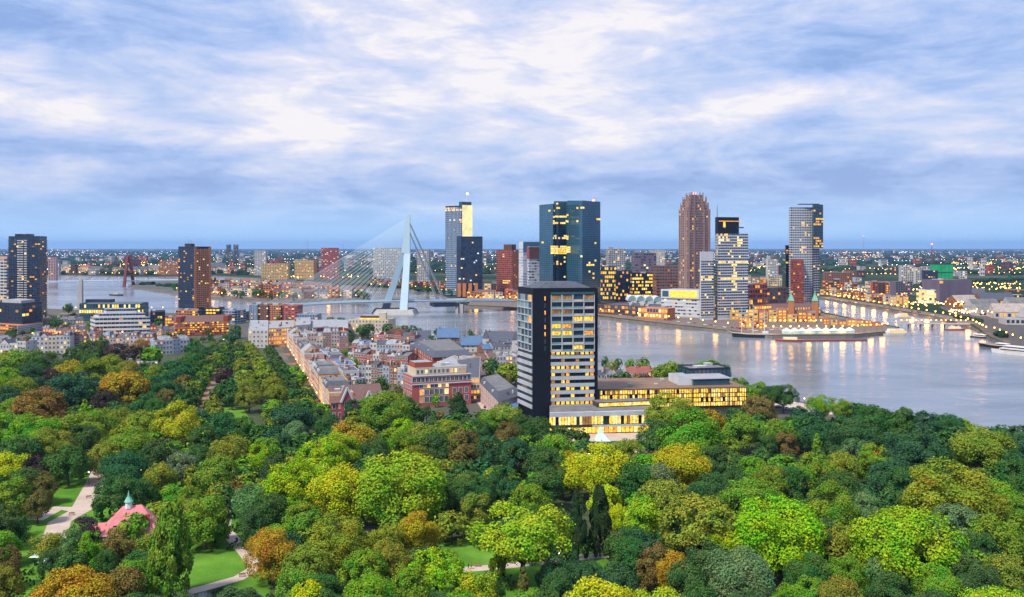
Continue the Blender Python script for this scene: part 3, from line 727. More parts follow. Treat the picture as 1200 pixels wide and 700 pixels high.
# white building with bright signboard
P = fp2((775, 1170), (820, 1140), 40); h = zat(340, 1155)
root = thing('theatre', 'white curved-corner building with a glowing yellow signboard', 'building', mid(P))
MB().prism(P, 0, h, 'white_clad', 'roof_pale').build('wall', root)
facade(root, P[0], P[1], 1, zat(351, 1155), 5, 14, span='white_clad', panes=['glass_dark', 'plaster_white'], lit=.15, lits=['lit_white', 'lit_warm'], sf=.6)
MB().slab(P[0], P[1], 1.3, zat(350, 1155), h + .6, 'white_clad', back=-.3).build('sign_board', root)
B = MB(); rs = random.Random(4)
B.slab(P[0].lerp(P[1], .24), P[0].lerp(P[1], .94), 1.6, zat(348.8, 1155), h - .8, 'lit_yellow', back=-1.32); B.build('lit_sign', root)
MB().slab(P[0].lerp(P[1], .04), P[0].lerp(P[1], .2), 1.6, zat(348, 1155), h - 1.5, 'teal_clad', back=-1.32).build('sign_emblem', root)
# brick warehouses and the old turreted hotel at the pier end
block('warehouse', 'red brick warehouse right of the white banded tower', (876, 1200), (899, 1210), 40, 334, 'brick_red', nf=6, nc=8, lit=.12, lits=['lit_warm'])
block('warehouse', 'dark brick warehouse between the red warehouse and red tower wing', (899, 1235), (924, 1245), 40, 338, 'brick_dark', nf=6, nc=8, lit=.1, lits=['lit_warm'])
P = fp2((900, 1135), (962, 1150), 22); h = zat(363, 1140)
root = thing('hotel', 'old golden-lit hotel with two green clock turrets at the pier end', 'hotel', mid(P))
MB().prism(P, 0, h, 'brick_orange', 'roof_bitumen').build('wall', root)
for r in range(3): windows(root, P[0], P[1], 1 + r * 4.2, 4, 1, 20, 1.6, 2.6, lit=.6, lits=['lit_yellow', 'lit_warm'], frame='stone')
c = mid(P); B = MB(); a = inset([Vector((*p.xy, h)) for p in P], 1.02); rdg = [Vector((*P[0].lerp(P[3], .5).lerp(P[1].lerp(P[2], .5), f).xy, h + 7)) for f in (.05, .95)]
B.poly([a[0], a[1], rdg[1], rdg[0]], 'roof_tile_brown'); B.poly([a[2], a[3], rdg[0], rdg[1]], 'roof_tile_brown'); B.poly([a[3], a[0], rdg[0]], 'roof_tile_brown'); B.poly([a[1], a[2], rdg[1]], 'roof_tile_brown'); B.build('roof', root)
for px in (927, 955):
    p = at(px, 1138, 0); tw = MB().box(p, 6, 6, 22, 'brick_orange').build('turret', root)
    B = MB(); B.hexa([p + Vector((x * 3.4, y * 3.4, 22)) for x, y in ((-1, -1), (1, -1), (1, 1), (-1, 1))], [p + Vector((x * 1.2, y * 1.2, 29)) for x, y in ((-1, -1), (1, -1), (1, 1), (-1, 1))], 'copper_green'); B.tube(p + Vector((0, 0, 29)), p + Vector((0, 0, 36)), 1.2, .1, 'copper_green', 6)
    B.build('turret_cap', tw)
for px, w_, top, m_, lb in ((884, 20, 359, 'brick_orange', 'golden-lit brick terrace houses left of the old hotel'), (868, 14, 352, 'stone', 'pale stone pier building right behind the sailing ship'), (964, 18, 372, 'ochre', 'low golden pavilion at the tip of the pier')):
    block('pier_building', lb, (px, 1130), (px + w_, 1140), 16, top, m_, nf=3, nc=7, lit=.65, lits=['lit_yellow', 'lit_warm'], boxes=0)
# ------------------------------------------------------------------ the black and white tower by the park
P = fp3((607, 470), (624.3, 450), (700.5, 455)); ZT = zat(339.5, 450); FH = 3.565; ZP = ZT - 2.6 - 16 * FH
root = thing('hotel_tower', 'tall black tower with white balcony grid rising beside the park', 'tower', mid(P))
MB().prism(P, 0, ZT, 'black_clad', 'roof_bitumen').build('wall', root)
parapet(root, P, ZT, .7, .5, 'black_clad')
B = MB(); Q = inset(P, .93)
B.hexa([(*p.xy, ZT + .01) for p in Q], [(*p.xy, ZT + 3.6) for p in inset(P, .45)], 'roof_slate'); B.build('hip_roof', root)
C_, R_ = P[1], P[2]; L_ = P[0]
fa, fb = C_.lerp(R_, .275), C_.lerp(R_, .945)
nb = 4
for k in range(8):
    z = ZP + (8 + k) * FH
    B = MB(); B.slab(fa, fb, 1.25, z - .18, z + .16, 'band_white', back=-.01)
    for c in range(nb + 1): B.slab(fa.lerp(fb, max(0, c / nb - .011)), fa.lerp(fb, min(1, c / nb + .011)), 1.2, z + .17, z + FH - .19, 'band_white', back=-.01)
    B.build('balcony', root)
    for c in range(nb):
        a, b = fa.lerp(fb, c / nb + .02), fa.lerp(fb, (c + 1) / nb - .02)
        o = MB().slab(a, b, 1.12, z + .2, z + 1.15, 'glass_pale' if rnd.random() < .75 else 'plaster_white', back=-1.06).build('balustrade', root)
        m = a.lerp(b, .5); u = b - a
        lt = {(7, 0): 'lit_dim', (7, 1): 'lit_dim', (7, 3): 'lit_dim', (5, 0): 'lit_dim', (5, 1): 'lit_dim', (4, 2): 'lit_yellow', (4, 3): 'lit_yellow', (3, 0): 'lit_yellow', (3, 1): 'lit_warm', (2, 0): 'lit_yellow', (2, 1): 'lit_yellow', (2, 3): 'lit_warm', (0, 2): 'lit_yellow'}.get((k, c))
        put_mesh('window', win_mesh(u.length, FH - .8, 'dark_metal', lt or ('glass_dark' if rnd.random() < .3 else 'glass_blue'), 3), root, (m.x, m.y, z + .3), math.atan2(u.y, u.x))
for k in range(8):
    z = ZP + k * FH
    MB().slab(fa, fb, .5, z, z + 1.75, 'band_white', back=-.01).build('spandrel', root)
    n = 9
    for c in range(n):
        a, b = fa.lerp(fb, c / n + .008), fa.lerp(fb, (c + 1) / n - .008); m = a.lerp(b, .5); u = b - a
        pl = .9 if k == 7 else (.55 if k in (3, 2, 0) else .45)
        if k == 0: pl = .8
        lt = rnd.choice(['lit_yellow', 'lit_yellow', 'lit_warm', 'lit_dim']) if rnd.random() < pl else rnd.choice(['glass_dark', 'glass_navy', 'black_clad'])
        put_mesh('window', win_mesh(u.length - .3, 1.55, 'dark_metal', lt, 1), root, (m.x, m.y, z + 1.9), math.atan2(u.y, u.x))
MB().slab(fa, fb, .5, ZP + 16 * FH, ZP + 16 * FH + 1.2, 'teal_clad', back=-.01).build('roof_frieze', root)
# slits in the black flank, left face
sa, sb = C_.lerp(R_, .17), C_.lerp(R_, .205)
for k in range(8):
    m = sa.lerp(sb, .5); u = sb - sa
    put_mesh('window', win_mesh(u.length * .6, 2.1, 'dark_metal', 'lit_warm' if k in (7, 5, 3, 2) else 'glass_blue', 1), root, (m.x, m.y, ZP + (8 + k) * FH + .6), math.atan2(u.y, u.x))
la, lb = L_.lerp(C_, .02), L_.lerp(C_, .98)
for k in range(16):
    z = ZP + k * FH
    if k >= 8:
        MB().slab(la, lb, .6, z - .15, z + .35, 'band_white', back=-.01).build('floor_edge', root)
        B = MB()
        for c in range(4):
            a, b = la.lerp(lb, c / 4 + .015), la.lerp(lb, (c + 1) / 4 - .015)
            B.slab(a, b, .12, z + .36, z + FH - .2, 'lit_warm' if (k, c) in ((15, 3), (12, 3)) else rnd.choice(['glass_pale', 'glass_blue', 'glass_blue']), back=-.01)
        for c in range(5): B.slab(la.lerp(lb, max(0, c / 4 - .012)), la.lerp(lb, min(1, c / 4 + .012)), .5, z + .36, z + FH - .16, 'band_white', back=-.01)
        B.build('glazed_bay', root)
    else:
        MB().slab(la, lb, .5, z, z + 1.9, 'band_white', back=-.01).build('spandrel', root)
        MB().slab(la, lb, .1, z + 1.91, z + FH - .01, 'glass_dark', back=-.01).build('window_band', root)
# podium
pl_, pr_ = gnd(644, 514, 0), gnd(762, 512, 0)
PY = 446.0; Pd = [at(644, PY - 14), at(762, PY - 6), at(762, PY + 30), at(644, PY + 22)]
Pd = [at(644, 432), at(762, 438), at(760, 462), at(703, 452.5), at(644, 451)]
root = thing('lobby_building', 'low glass lobby glowing yellow under a white canopy at the foot of the black tower', 'building', mid(Pd))
zc = zat(482, 436)
MB().prism(Pd, 0, zc - .01, 'dark_metal', 'roof_bitumen').build('wall', root)
A_, B_ = Pd[0], Pd[1]
MB().slab(A_, B_, 1.6, zat(487.5, 434), zc + .2, 'band_white', back=-.02).build('canopy', root)
facade(root, A_, B_, zat(499, 434), zat(488, 434), 1, 34, span='dark_metal', panes=['glass_dark', 'lit_dim'], lit=.75, lits=['lit_yellow', 'lit_yellow', 'lit_white'], sf=.12, mf=.1, out=.25, name='glazing')
MB().slab(A_.lerp(B_, .42), B_, .9, zat(500.5, 434), zat(498.5, 434), 'band_white', back=-.02).build('floor_edge', root)
facade(root, A_, B_, .3, zat(501, 434), 1, 24, span='dark_metal', panes=['lit_yellow'], lit=.85, lits=['lit_yellow', 'lit_yellow', 'lit_warm', 'lit_white'], sf=.05, mf=.1, out=.25, name='glazing')
MB().prism(fp2((700, 446), (762, 452), 8), zc + .01, zat(471, 448), 'dark_metal', 'roof_bitumen').build('upper_wall', root)
facade(root, at(702, 445.9), at(762, 451.9), zc + .3, zat(472, 448), 1, 24, span='dark_metal', panes=['lit_yellow'], lit=.9, lits=['lit_yellow', 'lit_white'], sf=.06, mf=.06, out=.1, name='glazing')
# golden wing
P = fp2((703, 468), (875, 478), 40); h = zat(456.5, 470); zlo = zat(479, 470)
root = thing('office_wing', 'long dark-framed building with two golden lit storeys and a brown roof terrace', 'building', mid(P))
MB().prism(P, zlo, h - .01, 'black_clad', 'roof_bronze').build('wall', root)
MB().prism([p + Vector((0, 4, 0)) if i < 2 else p for i, p in enumerate(inset(P, .97))], 0, zlo - .01, 'stone').build('ground_wall', root)
facade(root, P[0], P[1], zlo + .2, h - .5, 4, 60, span='black_clad', panes=['glass_dark', 'brick_dark'], lit=.94, lits=['lit_yellow'] * 4 + ['lit_white', 'lit_white', 'lit_dim'], sf=.16, mf=.16, out=.3, name='glazing')
B = MB()
for k in range(9): B.slab(P[0].lerp(P[1], min(.994, max(0, k / 8 - .003))), P[0].lerp(P[1], min(1, k / 8 + .003)), .7, zlo, h - .4, 'black_clad', back=-.31)
B.build('column', root)['kind'] = 'stuff'
facade(root, P[0] + Vector((2, 4.5, 0)), P[1] + Vector((-8, 4.5, 0)), .4, zlo - .3, 2, 26, span='stone', panes=['stone'], lit=.7, lits=['lit_yellow', 'lit_white'], sf=.2, mf=.1, out=.1, name='lower_glazing', rects=[(810, 470, 860, 500, .05)])
B = MB(); B.slab(P[0], P[1], 1.2, h - .3, h + .5, 'roof_bronze', back=.6); B.build('roof_edge', root)
pw_ = fp2((795, 484), (812, 485), 18); MB().prism(pw_, h, h + 4.2, 'white_clad', 'roof_pale').build('penthouse', root)
pg = fp2((812.5, 483), (855, 486), 16); MB().prism(pg, h, h + 3.4, 'glass_teal', 'roof_pale').build('penthouse', root)
MB().prism(inset(pg, 1.06), h + 3.41, h + 3.9, 'white_clad', 'roof_pale').build('penthouse_roof', root)
roof_boxes(root, P, h, 4, 'plaster_grey', (1.5, 3), (.6, 1.2))
block('glass_pavilion', 'dark blue glass building just behind the golden lit wing', (808, 560), (856, 566), 18, 433.5, 'navy_clad', nf=2, nc=10, lit=.03, panes=['glass_blue', 'glass_teal'], roof='roof_bitumen', boxes=2)
# white tent on the forecourt
p = at(706, 420, .12); B = MB(); B.hexa([p + Vector((x * 3.4, y * 3.4, .0)) for x, y in ((-1, -1), (1, -1), (1, 1), (-1, 1))], [p + Vector((x * 1.2 - .8, y * 1.0, 3.2)) for x, y in ((-1, -1), (1, -1), (1, 1), (-1, 1))], 'tent_white')
B.hexa([p + Vector((x * 1.2 - .8, y * 1.0, 3.2)) for x, y in ((-1, -1), (1, -1), (1, 1), (-1, 1))], [p + Vector((x * .12 - .9, y * .12, 6.4)) for x, y in ((-1, -1), (1, -1), (1, 1), (-1, 1))], 'tent_white')
whole(B, 'tent', 'white pointed tent on the forecourt below the black tower', 'tent', p)
sheet('forecourt', fp2((640, 415), (765, 420), 17), .001, .09, 'path_pale')

# ------------------------------------------------------------------ pink roofed pavilion in the park
PX, PYY = 155, 273.0
c = at(PX, PYY); root = thing('park_pavilion', 'park villa with pink hipped roof and a green roof turret', 'house', c)
def loc(x, y, z, a=R(18)): return Vector((c.x + x * math.cos(a) - y * math.sin(a), c.y + x * math.sin(a) + y * math.cos(a), z))
W1, D1, ZE, ZR = 15.5, 11.5, 4.9, 11.8
MB().prism([loc(x * W1 / 2, y * D1 / 2, 0) for x, y in ((-1, -1), (1, -1), (1, 1), (-1, 1))], 0, ZE, 'stone').build('wall', root)
B = MB(); e = [loc(x * (W1 / 2 + .7), y * (D1 / 2 + .7), ZE + .02) for x, y in ((-1, -1), (1, -1), (1, 1), (-1, 1))]; r0, r1 = loc(-2.6, 0, ZR), loc(2.6, 0, ZR)
for q in ([e[0], e[1], r1, r0], [e[2], e[3], r0, r1], [e[3], e[0], r0], [e[1], e[2], r1], e[::-1]): B.poly(q, 'roof_pink')
rf = B.build('roof', root)
# lower side wing to the left
MB().prism([loc(x, y, 0) for x, y in ((-13.5, -3.5), (-7.9, -3.5), (-7.9, 4), (-13.5, 4))], 0, 4.0, 'stone').build('side_wall', root)
B = MB(); e = [loc(x, y, 4.22) for x, y in ((-14, -4), (-7.6, -4), (-7.6, 4.5), (-14, 4.5))]; r0, r1 = loc(-11.5, .2, 7.2), loc(-7.2, .2, 7.2)
for q in ([e[0], e[1], r1, r0], [e[2], e[3], r0, r1], [e[3], e[0], r0], [e[1], e[2], r1], e[::-1]): B.poly(q, 'roof_pink')
B.build('side_roof', root)
tp = loc(-1.0, 0, ZR - .8)
tr = B = MB(); B.hexa([tp + Vector((1.15 * math.cos(k * math.pi / 4), 1.15 * math.sin(k * math.pi / 4), 0)) for k in range(8)], [tp + Vector((1.0 * math.cos(k * math.pi / 4), 1.0 * math.sin(k * math.pi / 4), 2.0)) for k in range(8)], 'white_paint'); tu = B.build('turret', root)
B = MB(); B.hexa([tp + Vector((1.35 * math.cos(k * math.pi / 4), 1.35 * math.sin(k * math.pi / 4), 2.02)) for k in range(8)], [tp + Vector((.5 * math.cos(k * math.pi / 4), .5 * math.sin(k * math.pi / 4), 3.4)) for k in range(8)], 'copper_green')
B.tube(tp + Vector((0, 0, 3.4)), tp + Vector((0, 0, 5.4)), .4, .05, 'copper_green', 6); B.build('turret_cap', tu)
MB().box(loc(4.6, -4.4, 4.8), 1.2, 1.2, 5.2, 'brick_red', R(18)).build('chimney', rf)
MB().box(loc(-5.2, 2.2, 5.6), 1.0, 1.0, 3.6, 'brick_red', R(18)).build('chimney', rf)
for x, lit in ((-5.5, 0), (-2.2, 1), (1.2, 0), (4.6, 1)):
    put_mesh('window', win_mesh(1.5, 2.2, 'white_paint', 'lit_warm' if lit else 'glass_dark', 2), root, loc(x, -D1 / 2, 1.4), R(18))
for y in (-2.4, 1.8):
    q = loc(W1 / 2, y, 1.4); put_mesh('window', win_mesh(1.6, 2.2, 'white_paint', 'lit_dim', 2), root, q, R(108))
B = MB(); m0 = loc(2.6, -3.4, 6.6); B.box(m0, 1.6, 2.2, 1.2, 'dark_metal', R(18)); B.build('dormer', rf)
B = MB(); m0 = loc(-4.2, -3.6, 6.2); B.box(m0, 1.4, 2.0, 1.1, 'dark_metal', R(18)); B.build('dormer', rf)
# small shed and garden parasols by the villa
p = at(67, 268); B = MB().box(p, 3.2, 4.2, 2.2, 'plaster_blue', R(20)); root = thing('garden_shed', 'small grey-blue shed beside the villa garden', 'shed', p); B.build('wall', root)
B = MB(); cs = [p + Vector((x * 1.9, y * 2.4, 2.21)) for x, y in ((-1, -1), (1, -1), (1, 1), (-1, 1))]; B.poly([cs[0], cs[1], p + Vector((0, -2.4, 3.3))], 'deck_wood'); B.poly([cs[2], cs[3], p + Vector((0, 2.4, 3.3))], 'deck_wood')
B.poly([cs[1], cs[2], p + Vector((0, 2.4, 3.3)), p + Vector((0, -2.4, 3.3))], 'roof_slate'); B.poly([cs[3], cs[0], p + Vector((0, -2.4, 3.3)), p + Vector((0, 2.4, 3.3))], 'roof_slate'); B.build('roof', root)
for (px, Y_) in ((44, 256), (54, 252), (62, 257), (74, 254), (52, 261)):
    p = at(px, Y_, .06); B = MB(); root = thing('parasol', 'white square parasol on the villa terrace', 'parasol', p, 'parasols on the villa terrace')
    MB().tube(p, p + Vector((0, 0, 2.3)), .05, .05, 'steel').build('pole', root)
    B.hexa([p + Vector((x * 1.7, y * 1.7, 2.3)) for x, y in ((-1, -1), (1, -1), (1, 1), (-1, 1))], [p + Vector((x * .1, y * .1, 3.0)) for x, y in ((-1, -1), (1, -1), (1, 1), (-1, 1))], 'tent_white'); B.build('canopy', root)

# ------------------------------------------------------------------ town houses
def gable_roof(B, P, z, rise, m, ridge='u', wall=None, over=.35):
    """pitched roof over footprint P = [front-left, front-right, back-right, back-left]"""
    a, b, c_, d_ = [Vector((*p.xy, z)) for p in P]; up = Vector((0, 0, rise))
    if ridge == 'u': r0, r1 = a.lerp(d_, .5) + up, b.lerp(c_, .5) + up; B.poly([a, b, r1, r0], m); B.poly([c_, d_, r0, r1], m); B.poly([d_, a, r0], wall or m); B.poly([b, c_, r1], wall or m)
    else: r0, r1 = a.lerp(b, .5) + up, d_.lerp(c_, .5) + up; B.poly([b, c_, r1, r0], m); B.poly([d_, a, r0, r1], m); B.poly([a, b, r0], wall or m); B.poly([c_, d_, r1], wall or m)
WALLN = dict(brick_red='red brick', brick_brown='brown brick', brick_pink='pink brick', brick_dark='dark brick', brick_orange='orange brick', stone='pale stone', cream='cream', plaster_white='white', plaster_blue='blue-grey', plaster_grey='grey', ochre='golden', stone_pink='pale pink', white_clad='white', concrete='grey concrete')
ROOFN = dict(roof_slate='slate', roof_tile_red='red tiled', roof_tile_brown='brown tiled', roof_bitumen='dark', roof_pale='pale', roof_blue='blue', roof_gravel='gravel')
def house(P, h, wall, style, roofm, where, lit=.2, group=None, storeys=None, cols=None, side=True, cat='house', name='town_house', label=None, frame='white_paint', lits=LITS):
    FOOT.append(P)
    sn = {'flat': 'flat', 'gable': 'gabled', 'front': 'pointed-gable', 'mansard': 'steep'}[style]
    label = label or f"{WALLN[wall]} town house with {sn} {ROOFN[roofm]} roof {where}"
    root = thing(name, label, cat, mid(P), group)
    storeys = storeys or max(2, round(h / 3.5)); fh = h / storeys
    w = (P[1] - P[0]).length; cols = cols or max(2, min(5, round(w / 2.6)))
    MB().prism(P, 0, h, wall).build('wall', root)
    B = MB()
    if style == 'flat':
        B.prism(inset(P, .94), h + .002, h + .25, roofm); rf = B.build('roof', root); parapet(root, P, h, .6, .35, 'white_clad' if rnd.random() < .5 else wall, 'cornice'); roof_boxes(root, P, h + .25, 1 + (rnd.random() < .6), rnd.choice(['plaster_white', 'plaster_grey', 'brick_brown']), (1.2, 3.2), (.8, 2.4))
    elif style == 'mansard':
        q = inset(P, .72); B.hexa([(*p.xy, h + .003) for p in inset(P, 1.02)], [(*p.xy, h + 3.2) for p in q], roofm, 'roof_bitumen'); rf = B.build('roof', root)
        for f in ((.3, .7) if w > 6 else (.5,)):
            p = P[0].lerp(P[1], f).lerp(P[3].lerp(P[2], f), .10); u = P[1] - P[0]
            MB().box((p.x, p.y, h + .3), 1.4, 2.0, 2.0, 'white_paint', math.atan2(u.y, u.x)).build('dormer', rf)
    else:
        rise = min(5.5, (0.5 if style == 'gable' else .55) * min(w, (P[3] - P[0]).length) * .9)
        gable_roof(B, inset(P, 1.03), h + .003, rise, roofm, 'u' if style == 'gable' else 'v', wall); rf = B.build('roof', root)
        p = P[0].lerp(P[1], .12).lerp(P[3].lerp(P[2], .12), .45); MB().box((p.x, p.y, h + rise * .35), .9, .9, rise * .65 + 1.4, 'brick_brown').build('chimney', rf)
    for _c in range(2):
        f1, f2 = rnd.choice((.06, .5, .94)), rnd.uniform(.25, .75); p = P[0].lerp(P[1], f1).lerp(P[3].lerp(P[2], f1), f2); MB().box((p.x, p.y, h + .3), .8, 1.1, rnd.uniform(2.2, 3.4), rnd.choice(['brick_brown', 'brick_dark', 'plaster_white'])).build('chimney', rf)
    windows(root, P[0], P[1], .2, fh, storeys, cols, 1.45, min(2.0, fh * .58), lit, frame, 2, lits=lits)
    if side:
        s = (P[3], P[0]) if mid(P).x > 0 else (P[1], P[2])
        windows(root, s[0], s[1], .2, fh, storeys, 2, 1.1, min(1.7, fh * .5), lit * .7, frame, 1, lits=lits)
    return root
def row(a, b, n, depth, hr, walls, styles, roofs, where, lit=.2, group=None, gap=0.0, side_every=False, lits=LITS):
    """a terrace from a to b (ground points, left to right seen from the street)"""
    u = (b - a).normalized(); nn = Vector((-u.y, u.x, 0)); L = (b - a).length
    ws = [rnd.uniform(.75, 1.25) for _ in range(n)]; s = sum(ws); x = 0
    for i in range(n):
        w = ws[i] / s * L; d_ = depth * rnd.uniform(.85, 1.1); of = rnd.uniform(-.15, .15)
        p0 = a + u * (x + .02) + nn * of; p1 = a + u * (x + w - .02 - gap) + nn * of; x += w
        house([p0, p1, p1 + nn * d_, p0 + nn * d_], rnd.uniform(*hr), rnd.choice(walls), rnd.choice(styles), rnd.choice(roofs), where, lit, group, side=side_every or i in (0, n - 1), lits=lits)
BR = ['brick_red', 'brick_brown', 'brick_pink', 'plaster_white', 'brick_dark']; WH = ['plaster_white', 'plaster_blue', 'brick_pink', 'plaster_white', 'brick_brown', 'stone_pink', 'brick_red']
FL = ['flat', 'flat', 'flat', 'mansard', 'gable']; SLR = ['roof_slate', 'roof_bitumen', 'roof_pale', 'roof_blue']
GLIT = ['lit_yellow', 'lit_warm', 'lit_warm']
row(gnd(336, 405), gnd(386, 489), 20, 13, (12, 15), ['ochre', 'brick_orange', 'brick_orange', 'ochre', 'plaster_white', 'stone_pink', 'brick_red'], ['flat', 'mansard', 'flat', 'gable'], ['roof_slate', 'roof_bitumen', 'roof_pale'], 'along the lane', .55, 'terrace along the lane', lits=GLIT)
row(gnd(372, 428), gnd(402, 458), 7, 12, (11, 14), WH, FL, SLR, 'behind the lane terrace', .12, 'town houses in the old quarter', side_every=True)
row(gnd(352, 412), gnd(408, 411), 6, 13, (12, 17), WH, ['flat', 'mansard', 'flat'], SLR, 'below the curved terrace', .15, 'town houses in the old quarter')
row(gnd(408, 431), gnd(478, 436), 9, 14, (10, 13), WH + BR, FL, SLR, 'in the old quarter', .12, 'town houses in the old quarter', side_every=True)
row(gnd(412, 419), gnd(480, 421), 8, 14, (10, 14), WH, FL, SLR, 'in the old quarter', .12, 'town houses in the old quarter')
row(gnd(420, 449), gnd(474, 452), 7, 12, (10, 12.5), ['plaster_white', 'plaster_blue', 'brick_brown'], ['flat', 'flat', 'gable'], SLR, 'behind the gabled hall', .12, 'town houses in the old quarter', side_every=True)
row(gnd(396, 468), gnd(428, 462), 3, 10, (9, 11), ['plaster_white', 'brick_brown'], ['flat'], ['roof_pale', 'roof_bitumen'], 'beside the lane terrace', .2, 'town houses in the old quarter', side_every=True)
row(gnd(438, 406), gnd(486, 408), 6, 13, (9, 12), BR + ['cream'], ['gable', 'flat', 'front'], ['roof_tile_red', 'roof_slate', 'roof_tile_brown', 'roof_pale'], 'near the harbour trees', .2, 'town houses in the old quarter')
row(gnd(560, 437), gnd(612, 434), 5, 14, (9, 12), ['plaster_white', 'brick_brown', 'stone_pink'], ['gable', 'gable', 'flat'], ['roof_slate', 'roof_tile_brown'], 'left of the black tower', .2, 'town houses in the old quarter', side_every=True)
row(gnd(566, 423), gnd(610, 421), 4, 14, (9, 11), ['plaster_grey', 'brick_brown'], ['gable', 'flat'], ['roof_slate', 'roof_blue'], 'left of the black tower', .15, 'town houses in the old quarter')
# left quarter
row(gnd(-22, 420), gnd(30, 421), 5, 14, (11, 14), ['plaster_white', 'cream'], ['flat', 'front'], ['roof_slate', 'roof_pale'], 'at the far left edge', .2, 'houses left of the avenue')
row(gnd(37, 416), gnd(82, 415), 5, 14, (14, 16), ['plaster_blue', 'plaster_white', 'brick_brown', 'cream', 'white_clad'], ['mansard', 'front', 'flat'], ['roof_slate'], 'below the striped car park', .15, 'houses left of the avenue')
row(gnd(83, 413), gnd(121, 411), 5, 14, (13, 16), ['brick_red', 'brick_orange', 'plaster_white', 'brick_dark'], ['front', 'gable'], ['roof_slate', 'roof_tile_brown'], 'below the white office', .3, 'houses left of the avenue', lits=GLIT)
row(gnd(121, 413), gnd(180, 412), 7, 14, (11, 14), ['cream', 'stone_pink', 'brick_orange', 'plaster_white'], ['mansard', 'gable', 'mansard'], ['roof_slate', 'roof_tile_brown', 'roof_blue'], 'below the white office', .3, 'houses left of the avenue', lits=GLIT)
row(gnd(181, 417), gnd(222, 414), 4, 15, (11, 13), ['plaster_blue', 'white_clad'], ['flat', 'mansard'], ['roof_pale', 'roof_slate'], 'left of the red brick block', .15, 'houses left of the avenue')
row(gnd(50, 400), gnd(100, 398), 6, 14, (9, 13), ['brick_orange', 'ochre', 'brick_red', 'cream'], ['gable', 'flat', 'mansard'], ['roof_slate', 'roof_tile_brown'], 'near the striped car park', .5, 'houses left of the avenue', lits=GLIT)
row(gnd(52, 386), gnd(98, 384), 5, 16, (8, 12), ['brick_brown', 'ochre', 'plaster_grey'], ['flat', 'gable'], ['roof_bitumen', 'roof_slate'], 'left of the white stepped office', .45, 'houses left of the avenue', lits=GLIT)
row(gnd(176, 399), gnd(204, 398), 4, 14, (9, 13), ['brick_red', 'brick_orange', 'cream'], ['gable', 'front'], ['roof_slate', 'roof_tile_brown'], 'left of the red brick block', .45, 'houses left of the avenue', lits=GLIT)
row(gnd(140, 436), gnd(190, 432), 4, 12, (4, 6), ['white_clad', 'cream'], ['flat'], ['roof_pale'], 'among the park trees', .3, 'houses left of the avenue', gap=3)
row(gnd(700, 451), gnd(732, 449), 3, 10, (6, 7), ['plaster_white', 'plaster_grey'], ['front', 'gable'], ['roof_slate'], 'right behind the black tower', .1, 'cottages behind the golden wing', gap=1)
row(gnd(735, 449), gnd(800, 447), 5, 10, (6, 8), ['brick_brown', 'plaster_grey', 'brick_red'], ['gable'], ['roof_slate', 'roof_tile_red', 'roof_tile_brown'], 'behind the golden wing', .1, 'cottages behind the golden wing')

# ------------------------------------------------------------------ particular buildings of the quarter
# gabled red hall
P = fp2((377, 466), (442, 476), 15); P = [gnd(388, 493), gnd(449, 488), gnd(440, 470), gnd(383, 474)]
root = thing('gabled_hall', 'pink brick hall with white stepped gables and a brown tiled roof', 'hall', mid(P)); h = 9.0
MB().prism(P, 0, h, 'brick_pink').build('wall', root)
B = MB(); gable_roof(B, inset(P, 1.03), h + .01, 5, 'roof_tile_brown', 'u', 'brick_pink'); B.build('roof', root)
for f, w_, hh in ((.30, .24, 7.5), (.72, .15, 5), (.93, .1, 4)):
    a, b = P[0].lerp(P[1], f - w_ / 2), P[0].lerp(P[1], f + w_ / 2); u = (b - a); n = Vector((u.y, -u.x, 0)).normalized(); m = a.lerp(b, .5)
    B = MB(); o = n * .5
    B.hexa([v + o for v in (a, b)] + [b - n * 4, a - n * 4], [Vector((*(v + o).xy, h)) for v in (a, b)] + [Vector((*(v - n * 4).xy, h)) for v in (b, a)], 'brick_pink')
    B.poly([Vector((*(a + o).xy, h)), Vector((*(b + o).xy, h)), Vector((*(m + o).xy, h + hh))], 'brick_pink')
    for s, e in ((a, m), (b, m)): B.bar(Vector((*(s + o * 1.2).xy, h)), Vector((*(e + o * 1.2).xy, h + hh)), .8, .9, 'white_clad')
    for s, e in ((a, m), (b, m)): B.poly([Vector((*(s + o).xy, h)), Vector((*(e + o).xy, h + hh)), Vector((*(e - n * 6).xy, h + hh)), Vector((*(s - n * 6).xy, h))], 'roof_tile_brown')
    B.build('gable', root)
    put_mesh('window', win_mesh(u.length * .4, 4.0, 'white_paint', 'glass_dark', 3), root, (*(m + o).xy, h - 4), math.atan2(u.y, u.x))
windows(root, P[0], P[1], .3, 4.6, 2, 9, 1.5, 2.6, .2, off=.04); windows(root, P[3], P[0], .3, 4.6, 2, 4, 1.3, 2.4, .2)
B = MB()
# red brick office block with cream attic
P = fp3((472, 520), (483, 505), (552, 517)); h = zat(441, 505)
root = thing('office_building', 'large red brick office block with white window bays and a cream attic storey', 'building', mid(P))
MB().prism(P, 0, h, 'brick_pink', 'roof_gravel').build('wall', root)
Q = inset(P, .86); MB().prism(Q, h + .01, h + 4.2, 'cream', 'roof_pale').build('attic', root); h2 = h + 4.2
Q2 = [Q[0].lerp(Q[1], .2), Q[0].lerp(Q[1], .9), Q[0].lerp(Q[1], .9).lerp(Q[3].lerp(Q[2], .9), .35), Q[0].lerp(Q[1], .2).lerp(Q[3].lerp(Q[2], .2), .35)]
MB().prism(Q2, h2, h2 + 3, 'brick_red', 'roof_pale').build('roof_box', root); roof_boxes(root, Q, h2, 4, 'plaster_white', (2, 4), (1, 2))
for z in (h, h - 4.6): MB().slab(P[1], P[2], .5, z - .5, z + .02, 'white_clad', back=-.01).build('cornice', root)
